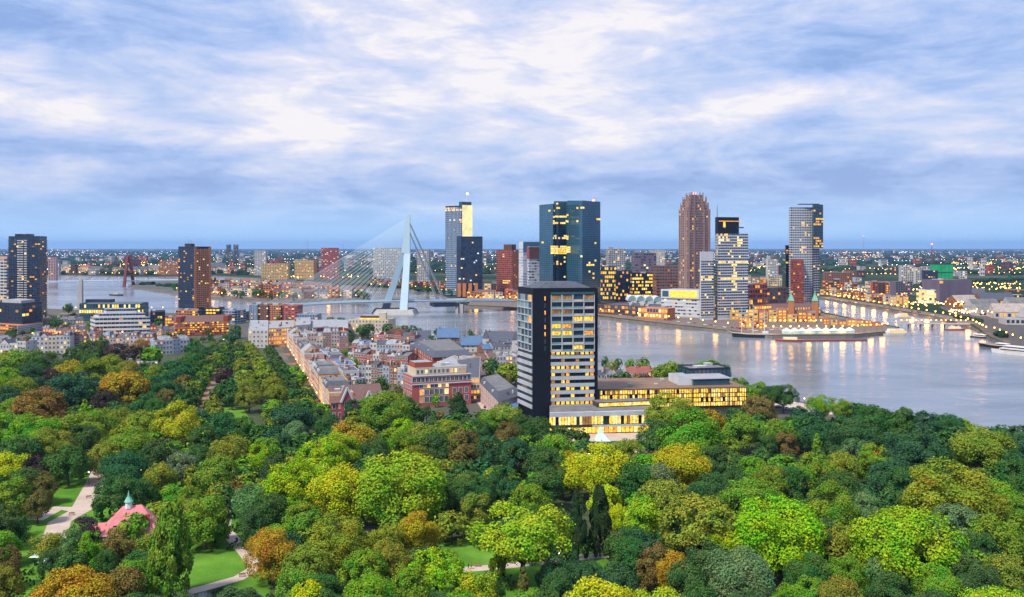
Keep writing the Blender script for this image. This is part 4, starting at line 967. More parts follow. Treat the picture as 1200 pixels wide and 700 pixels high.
windows(root, P[1], P[2], h - 3.9, 3.4, 1, 14, 1.9, 2.6, .05, sill=.2); windows(root, P[1].lerp(P[2], .12), P[1].lerp(P[2], .62), 1.5, 4.2, 2, 6, 2.4, 3.2, .15, div=3); windows(root, P[1].lerp(P[2], .66), P[1].lerp(P[2], .97), 1.5, 4.4, 2, 3, 2.2, 3.0, .15, div=3)
windows(root, P[1].lerp(P[2], .12), P[1].lerp(P[2], .62), 10.2, 3, 1, 8, 1.8, 2.0, .5, sill=.4)
windows(root, Q[1], Q[2], h, 4, 1, 12, 1.4, 2.2, .3); windows(root, P[0], P[1], 1, 4, 4, 5, 1.5, 2.3, .1)
# pink street building with brown roof
P = [gnd(560, 468), gnd(584, 496), gnd(611, 487), gnd(583, 462)]
house(P, 11, 'stone_pink', 'mansard', 'roof_slate', '', .15, storeys=3, cols=11, label='pale pink street block with a slate roof and white bands, below the black tower', name='street_block')
P = [gnd(586, 496), gnd(606, 498), gnd(612, 480), gnd(594, 482)]
house(P, 8, 'plaster_white', 'flat', 'roof_blue', '', .1, label='white flat-roofed house with pointed windows at the foot of the black tower')
P = [gnd(545, 470), gnd(562, 470), gnd(563, 440), gnd(535, 445)]
house(P, 13, 'cream', 'flat', 'roof_slate', '', .5, storeys=4, cols=5, label='round-balconied cream block with warm windows at the street corner', name='street_block', lits=GLIT)
# long low block with warm side
P = fp3((478, 735), (498, 645), (556, 700)); P = [gnd(479, 412), gnd(507, 430), gnd(556, 428), gnd(530, 408)]
house(P, 7, 'brick_red', 'mansard', 'roof_slate', '', .5, storeys=2, cols=14, label='long red brick block with dark flat roof and warm lit front', name='long_block', lits=GLIT)
P = [gnd(505, 443), gnd(545, 442), gnd(560, 431), gnd(528, 432)]
house(P, 9, 'brick_brown', 'flat', 'roof_pale', '', .3, storeys=2, cols=7, label='low brown block with cluttered pale roof behind the red brick office', name='long_block')
# white house with slate roofs and turrets on the river
P = [gnd(566, 419), gnd(607, 422), gnd(612, 408), gnd(572, 407)]
root = house(P, 13, 'plaster_white', 'gable', 'roof_slate', '', .05, storeys=3, cols=9, label='white riverside mansion with steep slate roofs and corner turrets', name='mansion', cat='mansion')
for k, f in enumerate((.08, .92)):
    p = P[0].lerp(P[1], f) + Vector((0, 1.5, 0)); tw = MB().box(p, 5, 5, 16, 'plaster_white').build('turret', root)
    B = MB(); B.hexa([p + Vector((x * 2.8, y * 2.8, 16.01)) for x, y in ((-1, -1), (1, -1), (1, 1), (-1, 1))], [p + Vector((x * .2, y * .2, 23)) for x, y in ((-1, -1), (1, -1), (1, 1), (-1, 1))], 'roof_slate'); B.build('turret_cap', tw)
P = [gnd(512, 409), gnd(538, 409), gnd(538, 399), gnd(513, 399)]
house(P, 10, 'brick_dark', 'gable', 'roof_blue', '', .05, storeys=3, cols=7, label='dark brick house with a blue roof and stepped end gables by the yacht harbour', name='harbour_house')
P = [gnd(540, 413), gnd(568, 413), gnd(568, 405), gnd(542, 405)]
house(P, 6, 'plaster_white', 'gable', 'roof_blue', '', .1, label='low white house with navy roof left of the riverside mansion')
P = [gnd(480, 409), gnd(505, 408), gnd(505, 398), gnd(482, 398)]
house(P, 7, 'plaster_grey', 'gable', 'roof_slate', '', .1, label='green-domed low hall beside the yacht harbour', name='harbour_hall')
# white terraces behind the lane
def terrace(P, h, wall, lab, cols, storeys=4, lit=.25, wn=1.5, name='terrace_building', roofm='roof_pale', lits=LITS):
    return house(P, h, wall, 'flat', roofm, '', lit, storeys=storeys, cols=cols, label=lab, name=name, cat='building', lits=lits)
P = [gnd(291, 408), gnd(314, 408), gnd(314, 395), gnd(293, 395)]; terrace(P, 16, 'plaster_white', 'white five-storey corner block at the top of the avenue', 5)
P = [gnd(314.4, 405), gnd(345, 403), gnd(345, 393), gnd(314.4, 394)]; terrace(P, 15, 'ochre', 'warm lit arcade terrace between two white blocks', 10, lit=.6, lits=GLIT)
P = [gnd(345.4, 404), gnd(364, 402), gnd(364, 392), gnd(345.4, 393)]; terrace(P, 17, 'plaster_white', 'white block with square windows left of the curved red terrace', 4)
cpts = [(364.5, 401.5), (385, 399.5), (402, 399.5), (408, 401)]; fr = [gnd(*q) for q in cpts]; bk = [gnd(408, 391), gnd(390, 390), (gnd(364.5, 391))]
root = thing('terrace_building', 'curved terrace with dark red windows under a white cornice', 'building', mid(fr + bk)); MB().prism(fr + bk, 0, 14, 'white_clad', 'roof_pale').build('wall', root)
for a, b in zip(fr, fr[1:]):
    n = max(3, int((b - a).length / 3.2)); facade(root, a, b, .5, 13, 3, n, span='stone_pink', panes=['brick_dark', 'glass_dark', 'hull_red'], lit=.12, lits=GLIT, sf=.25, mf=.3, mull='brick_red', out=.3)
P = fp2((408.5, 930), (455, 922), 24); root = terrace(P, 15, 'cream', 'cream waterfront hotel with dark window rows and a roof pavilion', 12, lit=.1)
MB().prism(inset(P, .5), 15.4, 19, 'brick_dark', 'roof_pale').build('roof_pavilion', root)
for px in (449,): MB().box(at(px, 932, 15.3), 7, 8, 7, 'cream').build('turret', root)
MB().prism(fp2((421, 931), (447, 928), 1.2), 15.3, 16.6, 'lit_yellow').build('lit_sign', root)
# brown brick slab flats by the bridge end
for k, (a, b, m_) in enumerate(((292, 302, 'plaster_blue'), (303, 314, 'brick_brown'), (315, 329, 'brick_orange'), (330, 349, 'brick_pink'))):
    block('apartment_block', f"{['blue-grey', 'brown brick', 'orange brick', 'pink brick'][k]} slab of flats near the foot of the bridge", (a, 1085), (b, 1083), 18, 357.5 + k * .4, m_, nf=8, nc=5, lit=.08, mf=.35, boxes=1, cat='apartment block')
block('apartment_block', 'low blue-grey flats behind the white terraces', (348, 1040), (372, 1038), 16, 369, 'plaster_blue', nf=4, nc=8, lit=.1, cat='apartment block')
block('apartment_block', 'dark low apartment row right of the red brown tower', (276, 1110), (291, 1105), 16, 366, 'navy_clad', nf=6, nc=5, lit=.1, cat='apartment block')
# red brick block with red roof at the left of the avenue top
P = fp2((205, 905), (268, 925), 30); h = zat(378, 912)
root = thing('brick_block', 'long red brick block with golden lit floors at the head of the avenue', 'building', mid(P)); MB().prism(P, 0, h, 'brick_orange').build('wall', root)
facade(root, P[0], P[1], .5, h, 6, 22, span='brick_red', panes=['glass_dark', 'ochre'], lit=.5, lits=['lit_warm', 'lit_yellow', 'lit_dim'], sf=.4, mf=.25, mull='brick_orange', out=.4)
B = MB(); gable_roof(B, inset(P, 1.02), h + .01, 6, 'roof_tile_brown', 'u', 'brick_red'); B.build('roof', root)
for f in (0.02, .9): MB().prism([P[0].lerp(P[1], f), P[0].lerp(P[1], f + .08), P[0].lerp(P[1], f + .08) + Vector((0, 14, 0)), P[0].lerp(P[1], f) + Vector((0, 14, 0))], h + .02, h + 6, 'brick_red').build('stair_tower', root)
block('office_building', 'small dark office with one yellow lit corner under the red brown tower', (233, 1050), (257, 1050), 20, 362, 'black_clad', nf=5, nc=6, lit=.15, lits=['lit_yellow'], rects=[(240, 360, 254, 374, .8)])
block('office_building', 'brick office with pale roof at the foot of the red brown tower', (206, 1060), (232, 1050), 25, 364, 'brick_orange', nf=5, nc=8, lit=.35, lits=GLIT)
block('apartment_block', 'curved grey-blue flats behind the red brick block', (254, 1060), (275, 1050), 20, 364, 'plaster_blue', nf=5, nc=6, lit=.1, cat='apartment block')
# glass hall with yellow floor, white stepped office
block('glass_hall', 'long teal-edged glass hall with a glowing yellow lower floor by the river', (93, 1095), (164, 1095), 26, 356.5, 'teal_clad', nf=3, nc=26, lit=.35, lits=['lit_yellow', 'lit_white'], panes=['glass_teal', 'glass_dark'], roof='roof_pale', boxes=0, rects=[(93, 361, 121, 370, .97)])
MB()
P = fp2((100, 1120), (129, 1118), 12); whole(MB().prism(P, zat(357, 1118) + 1.0, zat(352, 1118) + 1, 'navy_clad', 'roof_bitumen'), 'roof_pavilion', 'navy box storey sitting on the teal glass hall', 'pavilion', (*mid(P).xy, zat(357, 1118) + 1))
P = fp3((106, 900), (112, 880), (176, 892)); h = zat(373, 880)
root = thing('office_building', 'white stepped office with green-blue ribbon windows below the river', 'building', mid(P))
for s, za, zb in ((1, 0, h), (.84, h, h + 4), (.55, h + 4, h + 8.5)):
    Q = inset(P, s); MB().prism(Q, za, zb - .01, 'white_clad', 'roof_pale').build('wall', root)
    for a, b in ((Q[0], Q[1]), (Q[1], Q[2])): facade(root, a, b, za + .1, zb - .2, max(1, round((zb - za) / 4)), 14, span='white_clad', panes=['glass_teal', 'glass_dark'], lit=.05, sf=.5, mf=.05)
block('office_building', 'navy glass office at the river bend right of the glass hall', (176, 1000), (193, 1005), 20, 366, 'navy_clad', nf=4, nc=6, lit=.1, panes=['glass_navy'])
block('pier_building', 'golden lit brick hall right of the navy river office', (194, 1000), (206, 1005), 16, 373, 'brick_orange', nf=3, nc=5, lit=.6, lits=GLIT)
SOUTHP = [(p[0], p[1]) for p in south]
def gnd_in_south(x, y): return inside((x, y), SOUTHP)
# ------------------------------------------------------------------ blocks on the island, the south bank and beyond
def small(name, label, cat, px, w, Y, h, wall, roof, lit=.25, lits=GLIT, depth=None, gable=False, group=None, nf=None):
    """a small far building as one mesh: walls, roof, storeys of panes on the face towards us"""
    wm = w * Y / FPX; depth = depth or wm * .6; l = at(px, Y); P = [l, l + Vector((wm, 0, 0)), l + Vector((wm, depth, 0)), l + Vector((0, depth, 0))]
    c = mid(P); a_ = rnd.uniform(-.3, .3)
    P = [c + Matrix.Rotation(a_, 3, 'Z') @ (p - c) for p in P]
    B = MB(); B.prism(P, 0, h, wall, roof)
    if gable: gable_roof(B, inset(P, 1.02), h + .02, min(wm, depth) * .4, roof, 'u', wall)
    u = (P[1] - P[0]).normalized(); n = Vector((u.y, -u.x, 0)); nf = nf or max(1, round(h / 4)); nc = max(2, int(wm / 4.5)); fh = h / nf; cw = wm / nc
    for r in range(nf):
        for q in range(nc):
            p = P[0] + u * (q + .2) * cw + n * .15; z = r * fh + fh * .3
            B.poly([p + Vector((0, 0, z)), p + u * cw * .62 + Vector((0, 0, z)), p + u * cw * .62 + Vector((0, 0, z + fh * .5)), p + Vector((0, 0, z + fh * .5))], rnd.choice(lits) if rnd.random() < lit else 'glass_dark')
    return whole(B, name, label, cat, (c.x, c.y, 0), group)
CW = ['brick_brown', 'brick_red', 'plaster_grey', 'plaster_white', 'stone', 'brick_dark', 'brick_orange', 'cream']
def nm(w, r, s): return f"{WALLN.get(w, w)} {s} with {ROOFN[r]} roof"
def shore_row(pts, n, back, h, label, gr, lit=.35, walls=CW, roofs=('roof_tile_brown', 'roof_slate', 'roof_bitumen', 'roof_tile_red'), gable=True, wf=(.7, 1.1)):
    G = [gnd(*p) for p in pts]; seg = [(b - a).length for a, b in zip(G, G[1:])]; T = sum(seg)
    for i in range(n):
        t_ = (i + .5) / n * T; k = 0
        while t_ > seg[k] and k < len(seg) - 1: t_ -= seg[k]; k += 1
        p = G[k].lerp(G[k + 1], t_ / seg[k]); p.y += back; px, _ = proj(p)
        w = abs(proj(G[k + 1])[0] - proj(G[k])[0]) / seg[k] * (T / n) * rnd.uniform(*wf); w_, r_ = rnd.choice(walls), rnd.choice(roofs)
        small('town_house' if h[1] < 22 else 'apartment_block', nm(w_, r_, 'house' if h[1] < 22 else 'block') + ' ' + label, 'house' if h[1] < 22 else 'apartment block', px - w / 2, w, p.y, rnd.uniform(*h), w_, r_, lit, gable=gable and rnd.random() < .7, group=gr)
shore_row([(208, 341), (262, 348), (340, 351.5), (425, 350)], 26, 24, (11, 16), 'on the island shore', 'island shore houses', .45)
shore_row([(215, 338), (300, 343), (420, 346.5)], 22, 30, (11, 17), 'amid the island', 'island houses', .3)
shore_row([(240, 333.5), (330, 338), (410, 343)], 16, 20, (11, 16), 'on the island far side', 'island houses', .35)
shore_row([(430, 336), (500, 339.5), (522, 344)], 14, 40, (12, 20), 'behind the bridge pylon', 'far bank houses', .35, walls=['brick_red', 'brick_dark', 'brick_brown'])
shore_row([(55, 320.5), (150, 322), (250, 321), (320, 325)], 22, 80, (12, 22), 'on the far left bank', 'far bank houses', .5)
shore_row([(545, 351), (600, 352), (640, 354)], 9, 30, (8, 16), 'below the brick tower', 'pier buildings', .55, walls=['brick_orange', 'stone', 'brick_red'])
shore_row([(555, 343), (630, 343)], 7, 20, (14, 24), 'right behind the brick tower', 'pier buildings', .4)
shore_row([(968, 346), (1040, 356.5), (1075, 363)], 15, 26, (10, 18), 'on the harbour quay', 'harbour quay houses', .55, walls=['brick_red', 'brick_brown', 'ochre', 'stone'])
shore_row([(968, 341), (1060, 349)], 12, 20, (14, 26), 'behind the harbour quay row', 'harbour quay blocks', .3, walls=['brick_red', 'brick_dark', 'purple_clad'.replace('purple_clad', 'plaster_grey')])
shore_row([(875, 336), (920, 336)], 5, 20, (16, 26), 'right of the banded tower', 'pier buildings', .35)
shore_row([(690, 341), (740, 343)], 6, 10, (14, 22), 'right of the teal tower', 'pier buildings', .45)
shore_row([(872, 386), (905, 388.5)], 4, 22, (7, 13), 'behind the sailing ship on the pier', 'pier buildings', .75, walls=['ochre', 'brick_orange'], wf=(.6, .9))
shore_row([(880, 378), (960, 379)], 7, 8, (9, 15), 'around the old hotel', 'pier buildings', .75, walls=['ochre', 'brick_orange', 'brick_red'], wf=(.7, 1.0))
shore_row([(965, 381), (1035, 384)], 7, 4, (4, 7), 'at the pier tip', 'pier buildings', .8, walls=['ochre', 'stone', 'brick_orange'], wf=(.6, .9))
shore_row([(828, 372), (880, 378)], 5, 10, (8, 14), 'below the banded tower', 'pier buildings', .8, walls=['stone', 'ochre'], wf=(.6, .9), gable=False)
shore_row([(640, 358), (700, 364)], 5, 16, (8, 14), 'behind the black tower', 'pier buildings', .6, walls=['brick_orange', 'stone'])
small('apartment_block', 'purple-brown long block at the root of the harbour basin', 'apartment block', 969, 30, 1980, 34, 'brick_brown', 'roof_bitumen', .06)
# single far towers
for (px, w, Y, top, wall, lab) in ((298, 13, 2850, 294, 'plaster_white', 'white and black striped flats block far behind the bridge cables'), (376, 20, 2500, 290.5, 'brick_pink', 'pinkish block of flats on the far bank above the cables'), (437, 33, 2300, 290.5, 'plaster_white', 'broad white flats block left of the bridge pylon'),
        (489, 14, 2300, 293, 'plaster_grey', 'grey block right behind the bridge pylon'), (265, 5, 7000, 286.8, 'navy_clad', 'left one of two dark twin towers on the horizon'), (273.5, 5, 7000, 286.8, 'navy_clad', 'right one of two dark twin towers on the horizon'),
        (186, 22, 2900, 306, 'brick_orange', 'orange block of flats beyond the red bridge'), (56, 8, 2300, 302, 'stone_pink', 'pale pink block right beside the dark residential tower'), (345, 25, 2500, 305, 'ochre', 'long golden-lit block above the bridge cables'), (306, 32, 2450, 309, 'ochre', 'wide golden-lit block left above the bridge cables'),
        (712, 6, 2500, 290, 'plaster_grey', 'thin pale tower at the right edge of the teal tower'), (762, 18, 2700, 293, 'plaster_white', 'white block behind the stepped red-brown tower'), (900, 12, 2300, 304, 'plaster_white', 'white flats block left of the gridded tower'), (1057, 14, 2150, 311, 'plaster_grey', 'grey gridded office tower in the right-hand harbour district'),
        (1072, 10, 2200, 313.5, 'plaster_white', 'pale slab right behind the grey gridded office tower'), (1048, 21, 1620, 330, 'purple_clad', 'purple-grey factory block beside the lit quay office'), (1020, 22, 1900, 330, 'brick_dark', 'dark long shed block on the harbour quay'), (1084, 16, 1900, 317, 'navy_clad', 'dark blue block left of the green lit block')):
    small('tower_block', lab, 'tower block', px, w, Y, zat(top, Y), wall, 'roof_bitumen', .16, LITS + ['lit_cyan'], depth=20)
block('green_lit_block', 'cube-shaped block floodlit bright green in the harbour district', (1098, 1900), (1117, 1905), 25, 310, 'navy_clad', nf=3, nc=4, panes=['lit_green'], lit=0, sf=.1, mf=.05, boxes=0)
block('grain_silo', 'big windowless purple-grey silo block on the right bank', (1101, 1420), (1139, 1435), 40, 329, 'purple_clad', nf=8, nc=9, panes=['purple_clad'], lit=0.02, lits=['lit_warm'], sf=.1, mf=.05, boxes=2, out=.12)
block('office_building', 'brightly lit yellow five-floor office on the harbour quay', (1074, 1440), (1101, 1425), 20, 340, 'white_clad', nf=5, nc=9, panes=['lit_dim', 'glass_dark'], lit=.7, lits=['lit_yellow', 'lit_white'], sf=.25, mf=.08)
sheet('harbour_yard', g((1142, 381), (1161, 395), (1202, 411), (1290, 444), (1290, 372), (1200, 352), (1130, 352), (1100, 360)), .001, .07, 'asphalt')
for k, (px, w, Y, hh, m_) in enumerate(((1130, 26, 1560, 9, 'roof_slate'), (1165, 36, 1500, 10, 'roof_pale'), (1148, 22, 1170, 6, 'roof_bitumen'), (1182, 26, 1040, 7, 'roof_pale'), (1120, 18, 1480, 12, 'roof_tile_brown'), (1185, 30, 1640, 12, 'roof_bitumen'))):
    small('shed', f"{['slate', 'pale', 'dark', 'pale', 'brown', 'dark'][k]} roofed {'warehouse' if k in (0, 1, 5) else 'hut'} among the sheds of the right bank", 'shed', px, w, Y, hh, rnd.choice(['plaster_grey', 'brick_brown', 'brick_dark']), m_, .35, GLIT, depth=24, gable=k % 2 == 0, nf=1 + (hh > 9))
for k, (px, w, Y, hh, m_) in enumerate(((1118, 30, 1330, 8, 'roof_pale'), (1140, 34, 1230, 8, 'roof_bitumen'), (1170, 40, 1130, 8, 'roof_pale'), (1150, 40, 1380, 9, 'roof_slate'), (1185, 40, 1250, 9, 'roof_bitumen'), (1205, 40, 1040, 8, 'roof_slate'))):
    small('shed', f"{['grey', 'dark', 'grey', 'slate', 'dark', 'slate'][k]} roofed low quay shed on the right bank", 'shed', px, w, Y, hh, rnd.choice(['plaster_grey', 'brick_brown']), {'roof_pale': 'roof_gravel'}.get(m_, m_), .45, GLIT, depth=26, gable=True, nf=1)

# far suburbs: blocks one can still tell apart, the rest one mass
rs = random.Random(21)
ZONES = [((52, 205), 'beyond the red bridge'), ((205, 335), 'far above the avenue'), ((335, 460), 'far above the bridge cables'), ((490, 640), 'far behind the brick tower'), ((700, 800), 'far behind the stepped tower'), ((875, 925), 'far behind the brick warehouses'), ((965, 1080), 'far above the harbour basin'), ((1080, 1200), 'far off at right edge')]
for (x0, x1), lab in ZONES:
    for _ in range(int((x1 - x0) / 9) + 3):
        Y = rs.uniform(2900, 5200) if x0 < 900 else rs.uniform(2300, 5000); px = rs.uniform(x0, x1 - 6)
        w_ = rs.choice(['plaster_white', 'plaster_grey', 'brick_brown', 'brick_red', 'plaster_grey', 'brick_dark']); r_ = rs.choice(['roof_bitumen', 'roof_slate'])
        s = 'slab' if rs.random() < .6 else 'block'
        small('apartment_block', nm(w_, r_, s) + ' ' + lab, 'apartment block', px, rs.uniform(4, 11), Y, rs.choice([12, 16, 22, 30, 38]), w_, r_, .18, LITS + ['lit_cyan'], depth=18, group='blocks of the far suburbs', nf=3)
B = MB()
for _ in range(2600):
    Y = 5200 * math.exp(rs.uniform(0, 1.5)); X = rs.uniform(-.62, .62) * Y
    hh = rs.choice([7, 9, 9, 12, 12, 18, 30 if rs.random() < .4 else 10]); gnd_in_south(X, Y) and B.box((X, Y, 0), rs.uniform(12, 60), rs.uniform(10, 30), hh, rs.choice(['plaster_grey', 'brick_brown', 'brick_dark', 'navy_clad', 'purple_clad', 'plaster_white']), rs.uniform(0, 3), rs.choice(['roof_bitumen', 'roof_slate', 'roof_slate', 'roof_tile_brown']))
struct('distant_city', B, 'stuff')
# distant lights and woods
B = MB()
for _ in range(110):                                     # lit roads: strings of lamps
    Y = 2700 * math.exp(rs.uniform(0, 1.8)); X = rs.uniform(-.62, .62) * Y; a = rs.gauss(0, .45); L = rs.uniform(.04, .16) * Y; n = rs.randrange(7, 26); w_ = rs.random() < (.8 if Y < 6000 else .45)
    for q in range(n):
        x, y = X + math.cos(a) * L * q / n, Y + math.sin(a) * L * q / n
        if gnd_in_south(x, y): B.ball((x, y, rs.uniform(7, 11)), .5 + y / 9500, 'far_lamp_warm' if w_ else 'far_lamp_white', 5, 3)
for _ in range(800):
    Y = 2700 * math.exp(rs.uniform(0, 1.9)); X = rs.uniform(-.62, .62) * Y
    if gnd_in_south(X, Y): B.ball((X, Y, rs.uniform(6, 11)), .5 + Y / 9500, 'far_lamp_warm' if rs.random() < (.75 if Y < 6500 else .3) else 'far_lamp_white', 5, 3)
for (x0, x1, y, n) in ((970, 1075, 345, 60), (1060, 1145, 362, 50), (1110, 1145, 372, 30), (875, 920, 345, 30), (890, 960, 352, 20), (705, 790, 345, 40), (1150, 1200, 372, 24), (1115, 1200, 310, 90), (1115, 1200, 317, 60), (1140, 1200, 336, 26), (1138, 1200, 342, 30), (985, 1030, 297, 40), (60, 110, 294, 26), (90, 250, 313, 60), (55, 150, 319, 50), (330, 420, 327, 40), (270, 350, 316, 40), (880, 910, 315, 24), (980, 1060, 352, 20), (1000, 1100, 342, 40)):
    for _ in range(n):
        p = gnd(rs.uniform(x0, x1), y + rs.gauss(0, .8)); B.ball((p.x, p.y, rs.uniform(6, 10)), .5 + p.y / 7000, 'far_lamp_warm', 5, 3)
struct('distant_lights', B, 'stuff')
B = MB(); rs = random.Random(5)
def wood(X, Y, s):
    i = len(B.v); B.ball((X, Y, s * .35), s, 'far_leaf', 7, 5, rs.uniform(.45, .8))
    for k in range(i, len(B.v)):
        x, y, z = B.v[k]; B.v[k] = (x + rs.uniform(-.18, .18) * s, y + rs.uniform(-.18, .18) * s, z + rs.uniform(-.15, .15) * s)
def wood_run(poly, n, s):
    for _ in range(n):
        i = rs.randrange(len(poly) - 1); t_ = rs.random(); a, b = poly[i], poly[i + 1]
        p = gnd(a[0] + (b[0] - a[0]) * t_, a[1] + (b[1] - a[1]) * t_ + rs.gauss(0, .5)); wood(p.x, p.y, rs.uniform(*s))
for _ in range(1500):
    Y = 2900 * math.exp(rs.uniform(0, 1.8)); X = rs.uniform(-.62, .62) * Y
    if gnd_in_south(X, Y):
        for _k in range(3): wood(X + rs.gauss(0, 40), Y + rs.gauss(0, 20), rs.uniform(7, 13) * (1 + Y / 15000))
wood_run([(163, 333), (205, 336), (258, 341)], 60, (4, 7)); wood_run([(300, 338), (425, 346)], 60, (4, 6)); wood_run([(430, 335), (525, 342)], 60, (5, 8))
wood_run([(1140, 362), (1200, 362)], 40, (4, 7)); wood_run([(1168, 392), (1176, 396)], 8, (4, 6)); wood_run([(1118, 372), (1150, 378)], 16, (3, 5)); wood_run([(965, 343), (1010, 340), (1060, 338)], 90, (6, 10)); wood_run([(1150, 351), (1200, 349)], 70, (6, 10)); wood_run([(1080, 334), (1200, 328)], 80, (6, 10))
wood_run([(370, 316), (470, 318), (530, 318)], 130, (7, 11)); wood_run([(70, 305), (200, 303)], 120, (9, 13)); wood_run([(60, 311), (160, 309)], 60, (8, 12))
struct('distant_woods', B, 'stuff')

# ------------------------------------------------------------------ lamps
def lamp_things(pts, n, label, name='street_lamp', hgt=7.5, r=.42, m='lamp_warm', every=0, power=900, group=None, jit=.1, cat='street lamp'):
    G = [gnd(*p) for p in pts]; seg = [(b - a).length for a, b in zip(G, G[1:])]; T = sum(seg)
    for i in range(n):
        t_ = (i + .5 + rnd.uniform(-jit, jit)) / n * T; k = 0
        while t_ > seg[k] and k < len(seg) - 1: t_ -= seg[k]; k += 1
        p = G[k].lerp(G[k + 1], t_ / seg[k]); root = thing(name, label, cat, p, group or 'street lamps')
        key = (hgt, r, m)
        if key not in LM:
            LM[key] = (MB().tube((0, 0, 0), (0, 0, hgt), .12, .08, 'dark_metal', 5).mesh('pole'), MB().ball((0, 0, hgt + r * .8), r, m, 6, 5).mesh('lamp_globe', smooth=True))
        for nm_, me in zip(('pole', 'lamp_globe'), LM[key]):
            o = bpy.data.objects.new(nm_, me); COL.objects.link(o); o.parent = root
        if every and i % every == 0:
            l = bpy.data.lights.new('lamp_light', 'POINT'); l.energy = power; l.color = (1, .42, .08); l.shadow_soft_size = 3.0
            o = bpy.data.objects.new('lamp_light', l); COL.objects.link(o); o.parent = root; o.location = (0, -.2, hgt - r - 3.4)
LM = {}
K = .26
lamp_things([(552, 358), (600, 359.5), (700, 369), (780, 378.5), (860, 388)], 26, 'lamp on the pier quay between the brick tower and the banded tower', r=.7, every=3, power=9000 * K)
lamp_things([(866, 388.5), (905, 391.8), (1000, 391), (1044, 388)], 20, 'lamp on the quay before the old hotel', r=.7, every=2, power=11000 * K)
lamp_things([(870, 384), (965, 384)], 16, 'lamp on the square before the old hotel', r=.7, every=2, power=9000 * K)
lamp_things([(967, 349), (1050, 364.6), (1110, 375), (1140, 383.5), (1158, 394)], 30, 'lamp on the harbour quay', r=.85, every=2, power=26000 * K)
lamp_things([(1162, 392), (1200, 408)], 5, 'lamp on the quay by the moored ships', r=.7, every=2, power=8000 * K)
lamp_things([(1054, 381.8), (1135, 382.2)], 14, 'lamp on the footbridge', hgt=6, r=.6)
lamp_things([(205, 342), (262, 349.2), (340, 352.6), (425, 351.5)], 24, 'lamp on the island shore', r=.75, every=3, power=9000 * K)
lamp_things([(230, 334), (330, 339.5), (410, 343.5)], 16, 'lamp on the island far side', r=.8, every=4, power=9000 * K)
lamp_things([(430, 337), (500, 341), (525, 346)], 12, 'lamp on the far bank behind the bridge pylon', r=.7)
lamp_things([(548, 353), (640, 355)], 12, 'lamp on the pier road below the brick tower', r=.7, every=3, power=9000 * K)
lamp_things([(60, 321.5), (150, 323.3), (250, 322.4)], 20, 'lamp on the far left bank', r=1.0)
lamp_things([(70, 367), (140, 368), (200, 367)], 9, 'lamp on the river road left of the red brown tower', r=.55, every=3, power=3500)
lamp_things([(30, 400), (95, 401), (150, 398)], 8, 'lamp in the streets left of the avenue', r=.5, every=2, power=3500)
lamp_things([(331, 403), (382, 492)], 12, 'lamp along the lane terrace', hgt=6, r=.35, every=2, power=2600)
lamp_things([(455, 394), (505, 401), (570, 410)], 8, 'lamp by the yacht harbour', hgt=6, r=.4, every=3, power=2200)
lamp_things([(345, 409), (410, 408), (470, 402)], 8, 'lamp below the curved terrace', hgt=6, r=.4, every=2, power=2400)
lamp_things([(590, 498), (556, 450)], 4, 'lamp in the street left of the black tower', hgt=6, r=.35, every=2, power=1600)
lamp_things([(900, 470), (955, 482), (1000, 488)], 5, 'lamp on the riverside promenade', hgt=5.5, r=.32, every=2, power=260)
for px, py in ((128, 548), (122, 560), (253, 567), (311, 566), (104, 568), (165, 565), (200, 520), (28, 520), (75, 523), (690, 545), (722, 556), (655, 668), (1048, 545), (980, 515), (262, 404)):
    p = gnd(px, py); lamp_things([(px, py), (px + .3, py)], 1, 'white globe lamp beside a park path', name='park_lamp', cat='park lamp', hgt=4.5, r=.28, m='lamp_white', group='park lamps', jit=0)
for px, Y, zt_ in ((1012, 6500, 277), (1092, 2600, 287), (840, 5000, 284), (360, 5200, 281), (402, 5200, 281)):
    p = at(px, Y); B = MB(); hh = zat(zt_, Y); root = thing('radio_mast', 'thin radio mast on the horizon', 'mast', p, 'far masts')
    B.tube(p, p + Vector((0, 0, hh)), 1.6, .7, 'bridge_red' if px == 1092 else 'steel', 4); B.build('mast', root)
    if px in (1092, 1012): MB().ball(p + Vector((0, 0, hh + 1.5)), 2.2, 'lamp_red', 6, 4).build('beacon_lamp', root)
# dockside crane
p = at(1092, 2300); root = thing('dock_crane', 'red dockside crane among the harbour blocks', 'crane', p)
MB().tube(p, p + Vector((0, 0, 62)), 2.2, 1.4, 'bridge_red', 4).build('mast', root); MB().bar(p + Vector((-30, 0, 58)), p + Vector((14, 0, 62)), 2, 2, 'bridge_red').build('jib', root); MB().box(p + Vector((12, 0, 56)), 7, 5, 5, 'concrete').build('counterweight', root)

